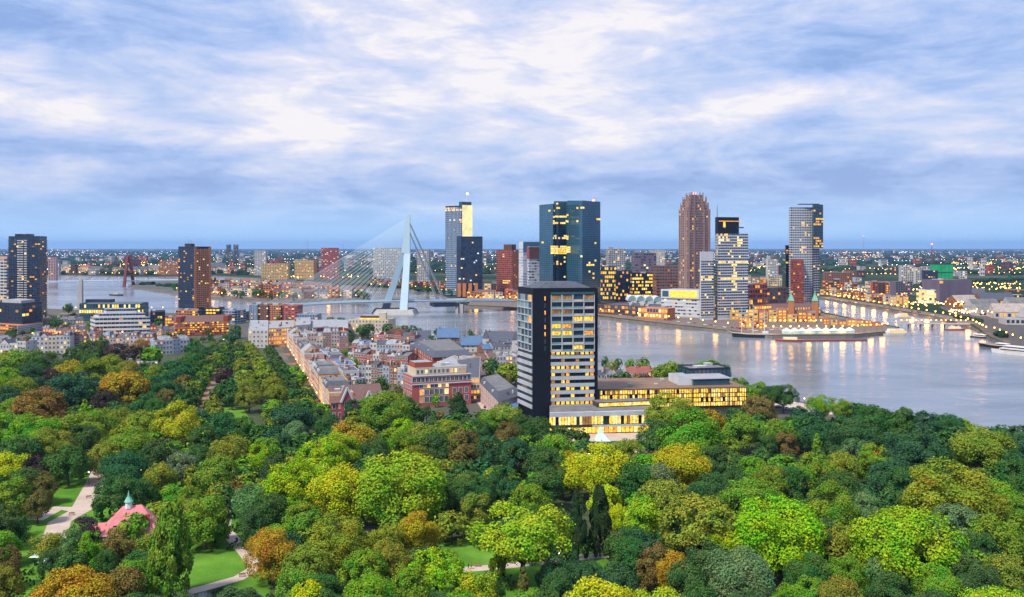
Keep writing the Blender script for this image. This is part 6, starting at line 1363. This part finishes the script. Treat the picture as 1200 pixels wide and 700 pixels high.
T_ = [
 # far left of the park
 (20, 407, 44, 'G'), (50, 411, 40, 'D'), (76, 419, 32, 'D'), (62, 431, 28, 'P', 'oval'), (80, 421, 32, 'A', 'clumpy'), (115, 419, 58, 'O'), (86, 431, 60, 'T', 'domed'), (144, 432, 52, 'A', 'domed'), (122, 456, 28, 'P'), (46, 453, 58, 'R', 'broad'), (25, 441, 36, 'O'), (100, 467, 20, 'L', 'cone'),
 (14, 466, 26, 'G'), (5, 450, 34, 'T'), (150, 421, 34, 'O'), (184, 426, 28, 'O'), (177, 438, 36, 'T'), (205, 421, 40, 'T'), (226, 411, 34, 'D'), (236, 403, 26, 'T'), (195, 445, 34, 'T'), (172, 460, 30, 'T'), (110, 398, 34, 'D'), (135, 401, 30, 'P'), (164, 397, 26, 'R'), (88, 405, 24, 'D'), (177, 405, 24, 'G'), (157, 405, 24, 'P'), (40, 440, 30, 'T'), (34, 425, 30, 'T'), (5, 430, 34, 'G'), (70, 455, 28, 'D'), (165, 440, 30, 'D'), (108, 412, 26, 'D'), (130, 414, 26, 'O'),
 # band below
 (206, 470, 56, 'Y', 'clumpy'), (262, 480, 40, 'T'), (286, 487, 30, 'D'), (270, 508, 46, 'O', 'weeping'), (150, 498, 56, 'O', 'clumpy'), (40, 484, 60, 'G'), (8, 481, 44, 'G'), (78, 483, 48, 'O'), (112, 479, 50, 'O'), (140, 477, 34, 'O'), (95, 497, 42, 'D', 'oval'), (165, 480, 40, 'O'), (60, 500, 50, 'O'), (22, 508, 50, 'D'), (186, 512, 46, 'D'), (237, 498, 36, 'D', 'oval'),
 (14, 528, 40, 'Y', 'clumpy'), (40, 534, 30, 'P', 'oval'), (48, 551, 30, 'K'), (146, 527, 52, 'T'), (214, 527, 36, 'B'), (188, 539, 36, 'O', 'clumpy'), (255, 531, 44, 'G'), (225, 545, 22, 'O', 'oval'), (125, 515, 40, 'O'), (80, 520, 44, 'D'), (170, 525, 30, 'D'), (232, 520, 30, 'D'),
 (12, 558, 50, 'O', 'oval'), (44, 572, 30, 'K', 'oval'), (30, 545, 40, 'D'), (140, 551, 52, 'D', 'domed'), (187, 541, 36, 'O', 'clumpy'), (8, 590, 44, 'D', 'oval'), (8, 640, 36, 'K', 'oval'), (4, 662, 40, 'O'),
 (200, 588, 58, 'G', 'columnar', 2.0), (240, 579, 60, 'G', 'oval'), (140, 618, 40, 'K', 'oval'), (85, 663, 84, 'A', 'clumpy'), (146, 661, 44, 'K'), (84, 617, 30, 'B', 'oval'), (108, 622, 34, 'G', 'oval'), (98, 604, 32, 'P'), (60, 640, 26, 'D'), (125, 640, 26, 'D'),
 (223, 570, 28, 'O', 'oval'), (170, 560, 30, 'D'), (120, 575, 20, 'D'),
 # middle band
 (340, 470, 46, 'T'), (346, 492, 28, 'B'), (378, 508, 56, 'L', 'domed'), (412, 492, 46, 'A', 'clumpy'), (403, 505, 50, 'L'), (452, 457, 54, 'G', 'clumpy'), (472, 489, 34, 'L'), (460, 501, 42, 'G'), (486, 472, 24, 'D', 'oval'), (537, 459, 42, 'E', 'cone'), (508, 480, 22, 'D', 'cone'), (497, 494, 44, 'O'), (415, 468, 26, 'T', 'oval'), (384, 484, 30, 'D'), (428, 466, 26, 'T', 'oval'), (370, 476, 26, 'D'), (546, 503, 48, 'K', 'oval'), (512, 504, 40, 'D'), (528, 490, 34, 'O'),
 (592, 471, 38, 'O'), (593, 494, 30, 'K', 'oval'), (572, 510, 38, 'T'), (632, 488, 36, 'D'), (650, 506, 40, 'G'), (605, 512, 44, 'T'), (641, 522, 48, 'D'), (562, 490, 30, 'D'), (572, 480, 28, 'G'), (614, 484, 30, 'D'), (480, 508, 30, 'G'), (440, 512, 36, 'D'), (487, 520, 26, 'O'),
 (470, 528, 98, 'L', 'clumpy'), (342, 538, 66, 'L', 'clumpy'), (372, 540, 44, 'L', 'clumpy'), (400, 545, 70, 'Y', 'clumpy'), (396, 600, 66, 'O', 'clumpy'), (552, 551, 50, 'D'), (530, 565, 34, 'D'), (310, 512, 36, 'G'), (322, 530, 30, 'D'), (303, 520, 30, 'L', 'oval'), (330, 505, 26, 'T'),
 (293, 566, 38, 'B', 'weeping'), (278, 559, 18, 'K', 'oval'), (252, 590, 34, 'G', 'oval'), (318, 575, 36, 'D'), (296, 595, 34, 'D'), (340, 620, 36, 'T'), (316, 618, 58, 'A', 'clumpy'), (360, 635, 54, 'O', 'domed'), (425, 641, 52, 'G', 'domed'), (458, 633, 48, 'O', 'domed'), (490, 596, 52, 'A', 'clumpy'), (454, 614, 44, 'O'), (511, 639, 58, 'L', 'domed'), (385, 670, 50, 'D'), (348, 662, 46, 'G'), (480, 660, 46, 'G'), (362, 678, 46, 'Y'), (435, 672, 60, 'G'),
 (547, 553, 40, 'O', 'oval'), (558, 576, 42, 'O', 'oval'), (592, 546, 44, 'T', 'oval'), (620, 563, 44, 'G'), (636, 545, 50, 'D', 'oval'), (612, 589, 104, 'L', 'open'), (584, 640, 22, 'L', 'oval'), (697, 516, 72, 'Y', 'clumpy'), (672, 527, 40, 'A', 'clumpy'), (725, 540, 36, 'A', 'clumpy'), (660, 545, 30, 'D'), (678, 577, 28, 'E', 'columnar', 2.9), (703, 569, 31, 'E', 'columnar', 2.7), (708, 565, 40, 'Y', 'clumpy'), (724, 590, 26, 'Y'), (776, 559, 56, 'O', 'domed'), (752, 581, 46, 'L', 'clumpy'),
 (655, 636, 52, 'T'), (614, 662, 28, 'K', 'cone'), (560, 668, 50, 'L', 'clumpy'), (722, 658, 48, 'T'), (765, 636, 44, 'K', 'oval'), (787, 644, 38, 'A'), (712, 676, 100, 'Y', 'broad'), (775, 688, 80, 'Y', 'broad'), (690, 655, 40, 'T'), (740, 630, 40, 'D'), (655, 665, 40, 'D'), (540, 690, 50, 'G'), (640, 690, 44, 'D'), (582, 560, 30, 'D', 'oval'),
 # right of the black tower
 (736, 512, 36, 'O'), (742, 540, 46, 'D'), (798, 519, 64, 'Y', 'clumpy'), (786, 459, 58, 'O', 'clumpy'), (805, 478, 86, 'G', 'broad'), (832, 478, 36, 'A'), (866, 483, 48, 'G', 'oval'), (772, 542, 42, 'B'), (828, 552, 52, 'D'), (855, 540, 40, 'D'), (835, 520, 40, 'D', 'oval'), (765, 490, 34, 'D'), (720, 545, 36, 'T'),
 (890, 461, 36, 'K', 'broad'), (918, 450, 32, 'D', 'open'), (906, 451, 26, 'D', 'open'), (890, 447, 28, 'G', 'open'), (962, 463, 30, 'G', 'open'), (985, 466, 30, 'G', 'open'), (1003, 471, 24, 'D', 'open'), (876, 450, 24, 'G'), (862, 446, 26, 'G'), (848, 441, 26, 'G'),
 (914, 490, 38, 'G'), (920, 506, 32, 'K', 'oval'), (898, 508, 32, 'D', 'oval'), (945, 486, 42, 'T'), (958, 507, 26, 'G', 'cone'), (972, 492, 42, 'T'), (1002, 490, 60, 'D'), (1023, 474, 36, 'D'), (1055, 477, 38, 'D', 'oval'), (1086, 480, 36, 'T'), (1112, 483, 34, 'T'), (1072, 504, 62, 'T'), (1005, 512, 36, 'B', 'weeping'), (1026, 520, 44, 'G', 'oval'), (1034, 525, 24, 'A', 'oval'), (987, 527, 40, 'O'), (955, 529, 46, 'G'), (1042, 536, 46, 'T'), (1060, 548, 44, 'D', 'oval'), (974, 564, 56, 'G', 'clumpy'), (1015, 575, 32, 'B'), (880, 534, 36, 'G'), (906, 542, 42, 'O'), (985, 550, 50, 'D'), (930, 545, 40, 'D', 'oval'),
 (1115, 537, 100, 'O', 'clumpy'), (1086, 560, 44, 'A'), (880, 558, 70, 'G', 'clumpy'), (1150, 499, 68, 'O', 'clumpy'), (1186, 540, 44, 'D', 'oval'), (1178, 522, 42, 'D'), (1196, 508, 34, 'T'), (1170, 560, 36, 'G'), (1130, 515, 30, 'D'), (1095, 525, 36, 'T'), (1190, 575, 40, 'G'), (850, 575, 30, 'D'),
 (820, 577, 82, 'O', 'domed'), (912, 581, 102, 'L', 'broad'), (850, 614, 42, 'L'), (830, 630, 46, 'D', 'clumpy'), (868, 640, 76, 'B', 'clumpy'), (948, 644, 54, 'D'), (990, 650, 52, 'G'), (962, 606, 42, 'D'), (985, 610, 40, 'O'), (1062, 592, 112, 'L', 'broad'), (1120, 588, 60, 'B', 'domed'), (1172, 600, 62, 'G', 'weeping'), (1020, 610, 36, 'D'), (1100, 630, 50, 'D'), (790, 600, 40, 'D'),
 (1180, 648, 50, 'O'), (1140, 650, 60, 'D'), (1100, 662, 50, 'G'), (1170, 686, 80, 'L', 'broad'), (985, 675, 60, 'O', 'clumpy'), (930, 684, 52, 'G'), (1050, 668, 60, 'D'), (1030, 650, 40, 'B'), (880, 690, 60, 'D'), (1095, 690, 60, 'D'), (1150, 620, 40, 'D'), (1195, 625, 30, 'G'), (820, 680, 40, 'D'), (805, 655, 44, 'D'),
]
for t in T_:
    px, top, w, c_ = t[:4]
    if inside((px, top), [(172, 463), (262, 396), (300, 396), (350, 463)]): continue      # the avenue's own ground
    tree_px(px, top, w, c_, t[4] if len(t) > 4 else 'broad', t[5] if len(t) > 5 else None, Dmax=13 if (len(t) > 4 and t[4] == 'columnar') else 27)
# the avenue's clipped rows
def avenue(a, b, n, w0, w1, col, lab, kd='domed'):
    for i in range(n):
        f = (i / (n - 1)) ** .75; px, top = a[0] + (b[0] - a[0]) * f, a[1] + (b[1] - a[1]) * f; w = w0 + (w1 - w0) * f
        tree_px(px, top, w, rnd.choice(col), kd, lab=lab, Dmax=14, name='avenue_tree', group='clipped trees of the avenue')
avenue((183, 464), (264, 399), 14, 30, 12, 'ODOK', 'olive clipped tree of the outer left avenue row')
avenue((207, 466), (268, 400), 14, 28, 11, 'ODOD', 'olive clipped tree of the inner left avenue row')
avenue((292, 450), (279, 398), 12, 32, 12, 'OOD', 'olive clipped tree of the inner right avenue row')
avenue((324, 448), (292, 398), 12, 32, 12, 'OOO', 'olive clipped tree of the outer right avenue row')
avenue((356, 466), (316, 403), 9, 26, 14, 'DD', 'dark tree between the avenue and the lane terrace')
for px, top, w, c_ in ((266, 420, 18, 'D'), (267, 411, 15, 'D'), (269, 404, 12, 'D'), (248, 462, 20, 'O'), (262, 430, 20, 'P'), (266, 443, 24, 'D'), (257, 449, 22, 'D'), (272, 452, 22, 'D'), (252, 470, 20, 'O')): tree_px(px, top, w, c_, 'oval', lab='dark tree in the middle grove of the avenue', name='avenue_tree', group='middle grove of the avenue')
# trees in the town
for px, top, w, c_, lb in ((424, 380, 15, 'D', 'before the cream hotel'), (432, 378, 16, 'D', 'before the cream hotel'), (444, 388, 13, 'D', 'by the yacht harbour'), (455, 378, 16, 'D', 'by the yacht harbour'), (464, 382, 14, 'O', 'by the yacht harbour'), (473, 380, 14, 'K', 'by the yacht harbour'), (484, 381, 16, 'T', 'by the yacht harbour'), (490, 384, 12, 'T', 'by the yacht harbour'), (410, 389, 12, 'D', 'before the cream hotel'),
        (398, 411, 22, 'D', 'in the courtyard of the old quarter'), (410, 415, 20, 'G', 'in the courtyard of the old quarter'), (447, 440, 20, 'D', 'between the old quarter houses'), (463, 449, 20, 'K', 'beside the red brick office'), (424, 446, 16, 'T', 'between the old quarter houses'), (566, 412, 18, 'D', 'behind the pink street block'), (575, 418, 20, 'D', 'behind the pink street block'), (594, 424, 26, 'O', 'left of the black tower'), (604, 426, 20, 'G', 'left of the black tower'), (506, 392, 10, 'D', 'by the blue-roofed harbour house'),
        (66, 371, 16, 'D', 'by the river left of the glass hall'), (62, 391, 18, 'G', 'near the striped car park'), (90, 388, 18, 'D', 'near the striped car park'), (100, 396, 18, 'D', 'near the striped car park'), (196, 389, 16, 'D', 'right of the white stepped office'), (120, 392, 18, 'D', 'below the white stepped office'), (150, 391, 16, 'O', 'below the white stepped office'), (228, 398, 18, 'D', 'left of the red brick block'), (276, 380, 14, 'D', 'at the head of the avenue'), (274, 388, 16, 'T', 'at the head of the avenue'), (80, 355, 18, 'D', 'by the river left of the glass hall'), (185, 372, 14, 'D', 'right of the white stepped office'), (386, 371, 14, 'D', 'behind the white terraces'), (400, 371, 14, 'D', 'behind the white terraces'), (360, 376, 14, 'D', 'behind the white terraces'), (328, 379, 12, 'D', 'behind the white terraces'), (343, 376, 12, 'G', 'behind the white terraces'),
        (720, 437, 20, 'D', 'on the river bank behind the golden wing'), (709, 417, 10, 'D', 'right of the black tower on the river bank'), (717, 422, 14, 'O', 'right of the black tower on the river bank'), (725, 419, 10, 'D', 'right of the black tower on the river bank'), (738, 420, 12, 'G', 'on the river bank behind the golden wing'), (753, 418, 18, 'G', 'on the river bank behind the golden wing'), (730, 435, 24, 'D', 'on the river bank behind the golden wing'), (757, 438, 24, 'P', 'behind the golden wing'), (748, 436, 16, 'R', 'behind the golden wing'),
        (772, 427, 20, 'G', 'on the river bank behind the golden wing'), (785, 423, 22, 'G', 'on the river bank behind the golden wing'), (797, 425, 18, 'G', 'on the river bank behind the golden wing'), (822, 422, 20, 'G', 'behind the blue glass building'), (835, 421, 22, 'G', 'behind the blue glass building'), (848, 425, 18, 'G', 'behind the blue glass building'), (815, 426, 16, 'O', 'behind the blue glass building')):
    tree_px(px, top, w, c_, rnd.choice(['broad', 'clumpy', 'oval']), lab=f"{COLR[c_][1]} tree {lb}", name='town_tree', group='town trees', Dmax=14)
for px, py, w in ((205, 337.5, 9), (213, 338.5, 10), (222, 339.5, 9), (262, 345, 9), (275, 346, 9), (283, 347, 9), (300, 346, 11), (306, 346.5, 11), (316, 349, 9), (330, 349, 10), (345, 349.5, 9), (420, 346, 9), (426, 347.5, 9), (432, 348.5, 8), (520, 343, 8), (527, 344, 8), (500, 340, 9), (510, 341, 9), (975, 385.5, 5), (989, 386.5, 4)):
    p = gnd(px, py + 3.5); D = w * p.y / FPX; tree_at(p, D, min(18, D * .9 + 3), 'broad', 'D', f"dark tree {'on the island shore' if px < 440 else ('on the far bank behind the bridge pylon' if px < 600 else 'at the pier tip')}", 'town_tree', 'far shore trees')

# small street trees and garden bushes between the houses
rs = random.Random(31)
for zone, n in (([(-20, 372), (290, 374), (285, 412), (120, 421), (-20, 428)], 170), ([(345, 412), (480, 398), (610, 412), (610, 470), (480, 500), (400, 480)], 120), ([(290, 374), (560, 396), (560, 402), (300, 392)], 50), ([(700, 444), (880, 460), (870, 450), (720, 440)], 30)):
    k = 0
    while k < n:
        px, py = rs.uniform(-20, 880), rs.uniform(370, 500)
        if not inside((px, py), zone): continue
        k += 1; p = gnd(px, py)
        if any(inside((p.x, p.y), inset(F, 1.25)) for F in FOOT): continue
        tree_at(p, rs.uniform(5, 9), rs.uniform(5, 9), rs.choice(['broad', 'clumpy', 'oval']), rs.choice('DDGTODK'), 'small street tree between the houses', 'town_tree', 'town trees', prio=.5)
# ground cover under the trees, and the farther trees of the park that only read as a mass
OPEN = [[(196, 660), (310, 650), (312, 720), (196, 740)], [(655, 560), (725, 560), (730, 690), (650, 690)], [(60, 560), (125, 545), (160, 555), (150, 590), (105, 610), (60, 600)], [(190, 655), (290, 645), (300, 700), (190, 720)], [(520, 640), (640, 640), (650, 672), (520, 680)], [(290, 545), (330, 545), (330, 566), (290, 566)], [(680, 515), (760, 512), (765, 560), (700, 560)], [(234, 400), (310, 400), (310, 520), (236, 510)], [(30, 585), (190, 585), (190, 640), (30, 650)], [(885, 462), (1000, 470), (960, 500), (885, 500)], [(640, 490), (880, 470), (880, 500), (640, 516)], [(20, 405), (220, 396), (220, 426), (130, 440), (20, 424)]]
PARK = [(-260, 760), (-260, 450), (-60, 430), (120, 428), (230, 410), (300, 412), (345, 445), (385, 500), (470, 500), (560, 505), (640, 522), (760, 510), (880, 495), (1010, 494), (1130, 508), (1200, 525), (1280, 565), (1460, 645), (1460, 770), (-260, 770)]
g = np.random.default_rng(3); pts = []; rs = random.Random(11)
for _ in range(6500):
    Y = math.sqrt(rs.uniform(195 ** 2, 700 ** 2)); X = rs.uniform(-.8, .82) * Y; px, py = proj((X, Y, 0))
    if not inside((px, py), PARK) or any(inside((px, py), o) for o in OPEN): continue
    pts.append((X, Y, rs.uniform(1.2, 3.4)))
pts = np.array(pts); P = []; N = []
for X, Y, r_ in pts:
    n = int(16 * r_); d_ = sph(g, n); d_[:, 2] = abs(d_[:, 2]); P.append(np.array([X, Y, .2]) + d_ * [r_ * 1.4, r_ * 1.4, r_ * .95] * g.uniform(.6, 1.05, (n, 1))); N.append(d_)
P = np.concatenate(P); N = np.concatenate(N)
o = bpy.data.objects.new('undergrowth', quads_mesh('undergrowth', leaf_quads(g, P, N, .6), 'shrub_leaf')); COL.objects.link(o); o['kind'] = 'stuff'
# woods filling the gaps between the trees told apart above
pts = []; grid = [(a, b, c) for a, b, c, _ in TREES]
for _ in range(12000):
    Y = math.sqrt(rs.uniform(195 ** 2, 640 ** 2)); X = rs.uniform(-.8, .82) * Y; px, py = proj((X, Y, 0))
    if not inside((px, py), PARK) or any(inside((px, py), o) for o in OPEN): continue
    r_ = rs.uniform(4.2, 6.5)
    if any((X - a) ** 2 + (Y - b) ** 2 < (c * .84 + r_ * .84) ** 2 for a, b, c in grid): continue
    grid.append((X, Y, r_)); tree_at(Vector((X, Y, 0)), 2.25 * r_, rs.uniform(7.5, 11.5), rs.choice(['broad', 'clumpy', 'broad', 'oval']), rs.choice('DDDTTGDO' if X > 90 and Y > 270 else 'GDDGTOOGDD'), prio=.62)
# the 310 that show largest stand as trees of their own, the rest is one mass of woodland
CAND.sort(key=lambda c: -c[0])
for c in CAND[:310]: plant(*c[1:])
LOD = {}
def lod(kd):
    if kd not in LOD:
        me, C, RR = crown_kind(kd, 99, 1500, .95); v = np.empty(len(me.vertices) * 3, np.float32); me.vertices.foreach_get('co', v); LOD[kd] = v.reshape(-1, 3); bpy.data.meshes.remove(me)
    return LOD[kd]
VV = []; CC = []; TB = MB()
for _, p, D, h, kd, col, *_r in CAND[310:]:
    V = lod(kd); n = len(V) // 4
    if D * FPX / p[1] < 22: V = V.reshape(-1, 4, 3)[: int(n * .6)].reshape(-1, 3); n = len(V) // 4
    a = rs.uniform(0, 6.28); ca, sa = math.cos(a), math.sin(a); x, y = V[:, 0] * D / 16, V[:, 1] * D / 16
    VV.append(np.stack([p[0] + x * ca - y * sa, p[1] + x * sa + y * ca, V[:, 2] * h / 17], 1)); kc = COLR[col][0]; CC.append(np.tile([kc[0] * rs.uniform(.85, 1.15), kc[1] * rs.uniform(.85, 1.15), kc[2], 1], (n, 1)))
    TB.tube((p[0], p[1], 0), (p[0], p[1], h * .6), .3, .15, 'bark', 5)
me = quads_mesh('crowns', np.concatenate(VV), 'wood_leaf'); at_ = me.attributes.new('tint', 'FLOAT_COLOR', 'FACE'); at_.data.foreach_set('color', np.concatenate(CC).astype(np.float32).ravel())
root = bpy.data.objects.new('park_woods', None); COL.objects.link(root); root['kind'] = 'stuff'
o = bpy.data.objects.new('crown', me); COL.objects.link(o); o.parent = root; o['kind'] = 'stuff'
TB.build('trunk', root)['kind'] = 'stuff'

# ------------------------------------------------------------------ the air
m = bpy.data.materials.new('haze'); m.use_nodes = True; t = NT(m.node_tree); t.n.clear()
pv = t.n.new('ShaderNodeVolumePrincipled'); pv.inputs['Color'].default_value = (.28, .52, 1.0, 1); pv.inputs['Density'].default_value = HAZE_D; pv.inputs['Anisotropy'].default_value = .1
o = t.n.new('ShaderNodeOutputMaterial'); t.l.new(pv.outputs[0], o.inputs['Volume']); M['haze'] = m
if HAZE_D > 0:
    B = MB(); B.prism([(-FAR - 500, -1900), (FAR + 500, -1900), (FAR + 500, FAR + 500), (-FAR - 500, FAR + 500)], -8, 305, 'haze'); struct('haze', B, 'stuff')

# ------------------------------------------------------------------ labels that single each thing out
ORD = ['', 'second', 'third', 'fourth', 'fifth', 'sixth', 'seventh', 'eighth', 'ninth', 'tenth', 'eleventh', 'twelfth', 'thirteenth', 'fourteenth', 'fifteenth', 'sixteenth', 'seventeenth', 'eighteenth', 'nineteenth', 'twentieth']
def ordinal(i, n):
    if i == 0: return 'leftmost'
    if i == n - 1: return 'rightmost'
    if n == 3: return 'middle one'
    if i < len(ORD) and i <= n // 2: return ORD[i] + ' from left'
    k = n - 1 - i; return (ORD[k] if k < len(ORD) else str(k + 1) + 'th') + ' from right'
groups = {}
for o, base, anc in THINGS: groups.setdefault(base, []).append((o, anc))
for base, L in groups.items():
    if len(L) == 1: L[0][0]['label'] = base; continue
    Ls = sorted(L, key=lambda q: proj(q[1])[0])
    for i, (o, a) in enumerate(Ls):
        o['label'] = f"{base}, {ordinal(i, len(Ls))}"
        if 'group' not in o: o['group'] = base
for o, base, anc in THINGS:
    n = len(o['label'].split())
    if n > 16 or n < 4: print('LABEL', n, o['label'])
print('OBJECTS', len(SC.objects))
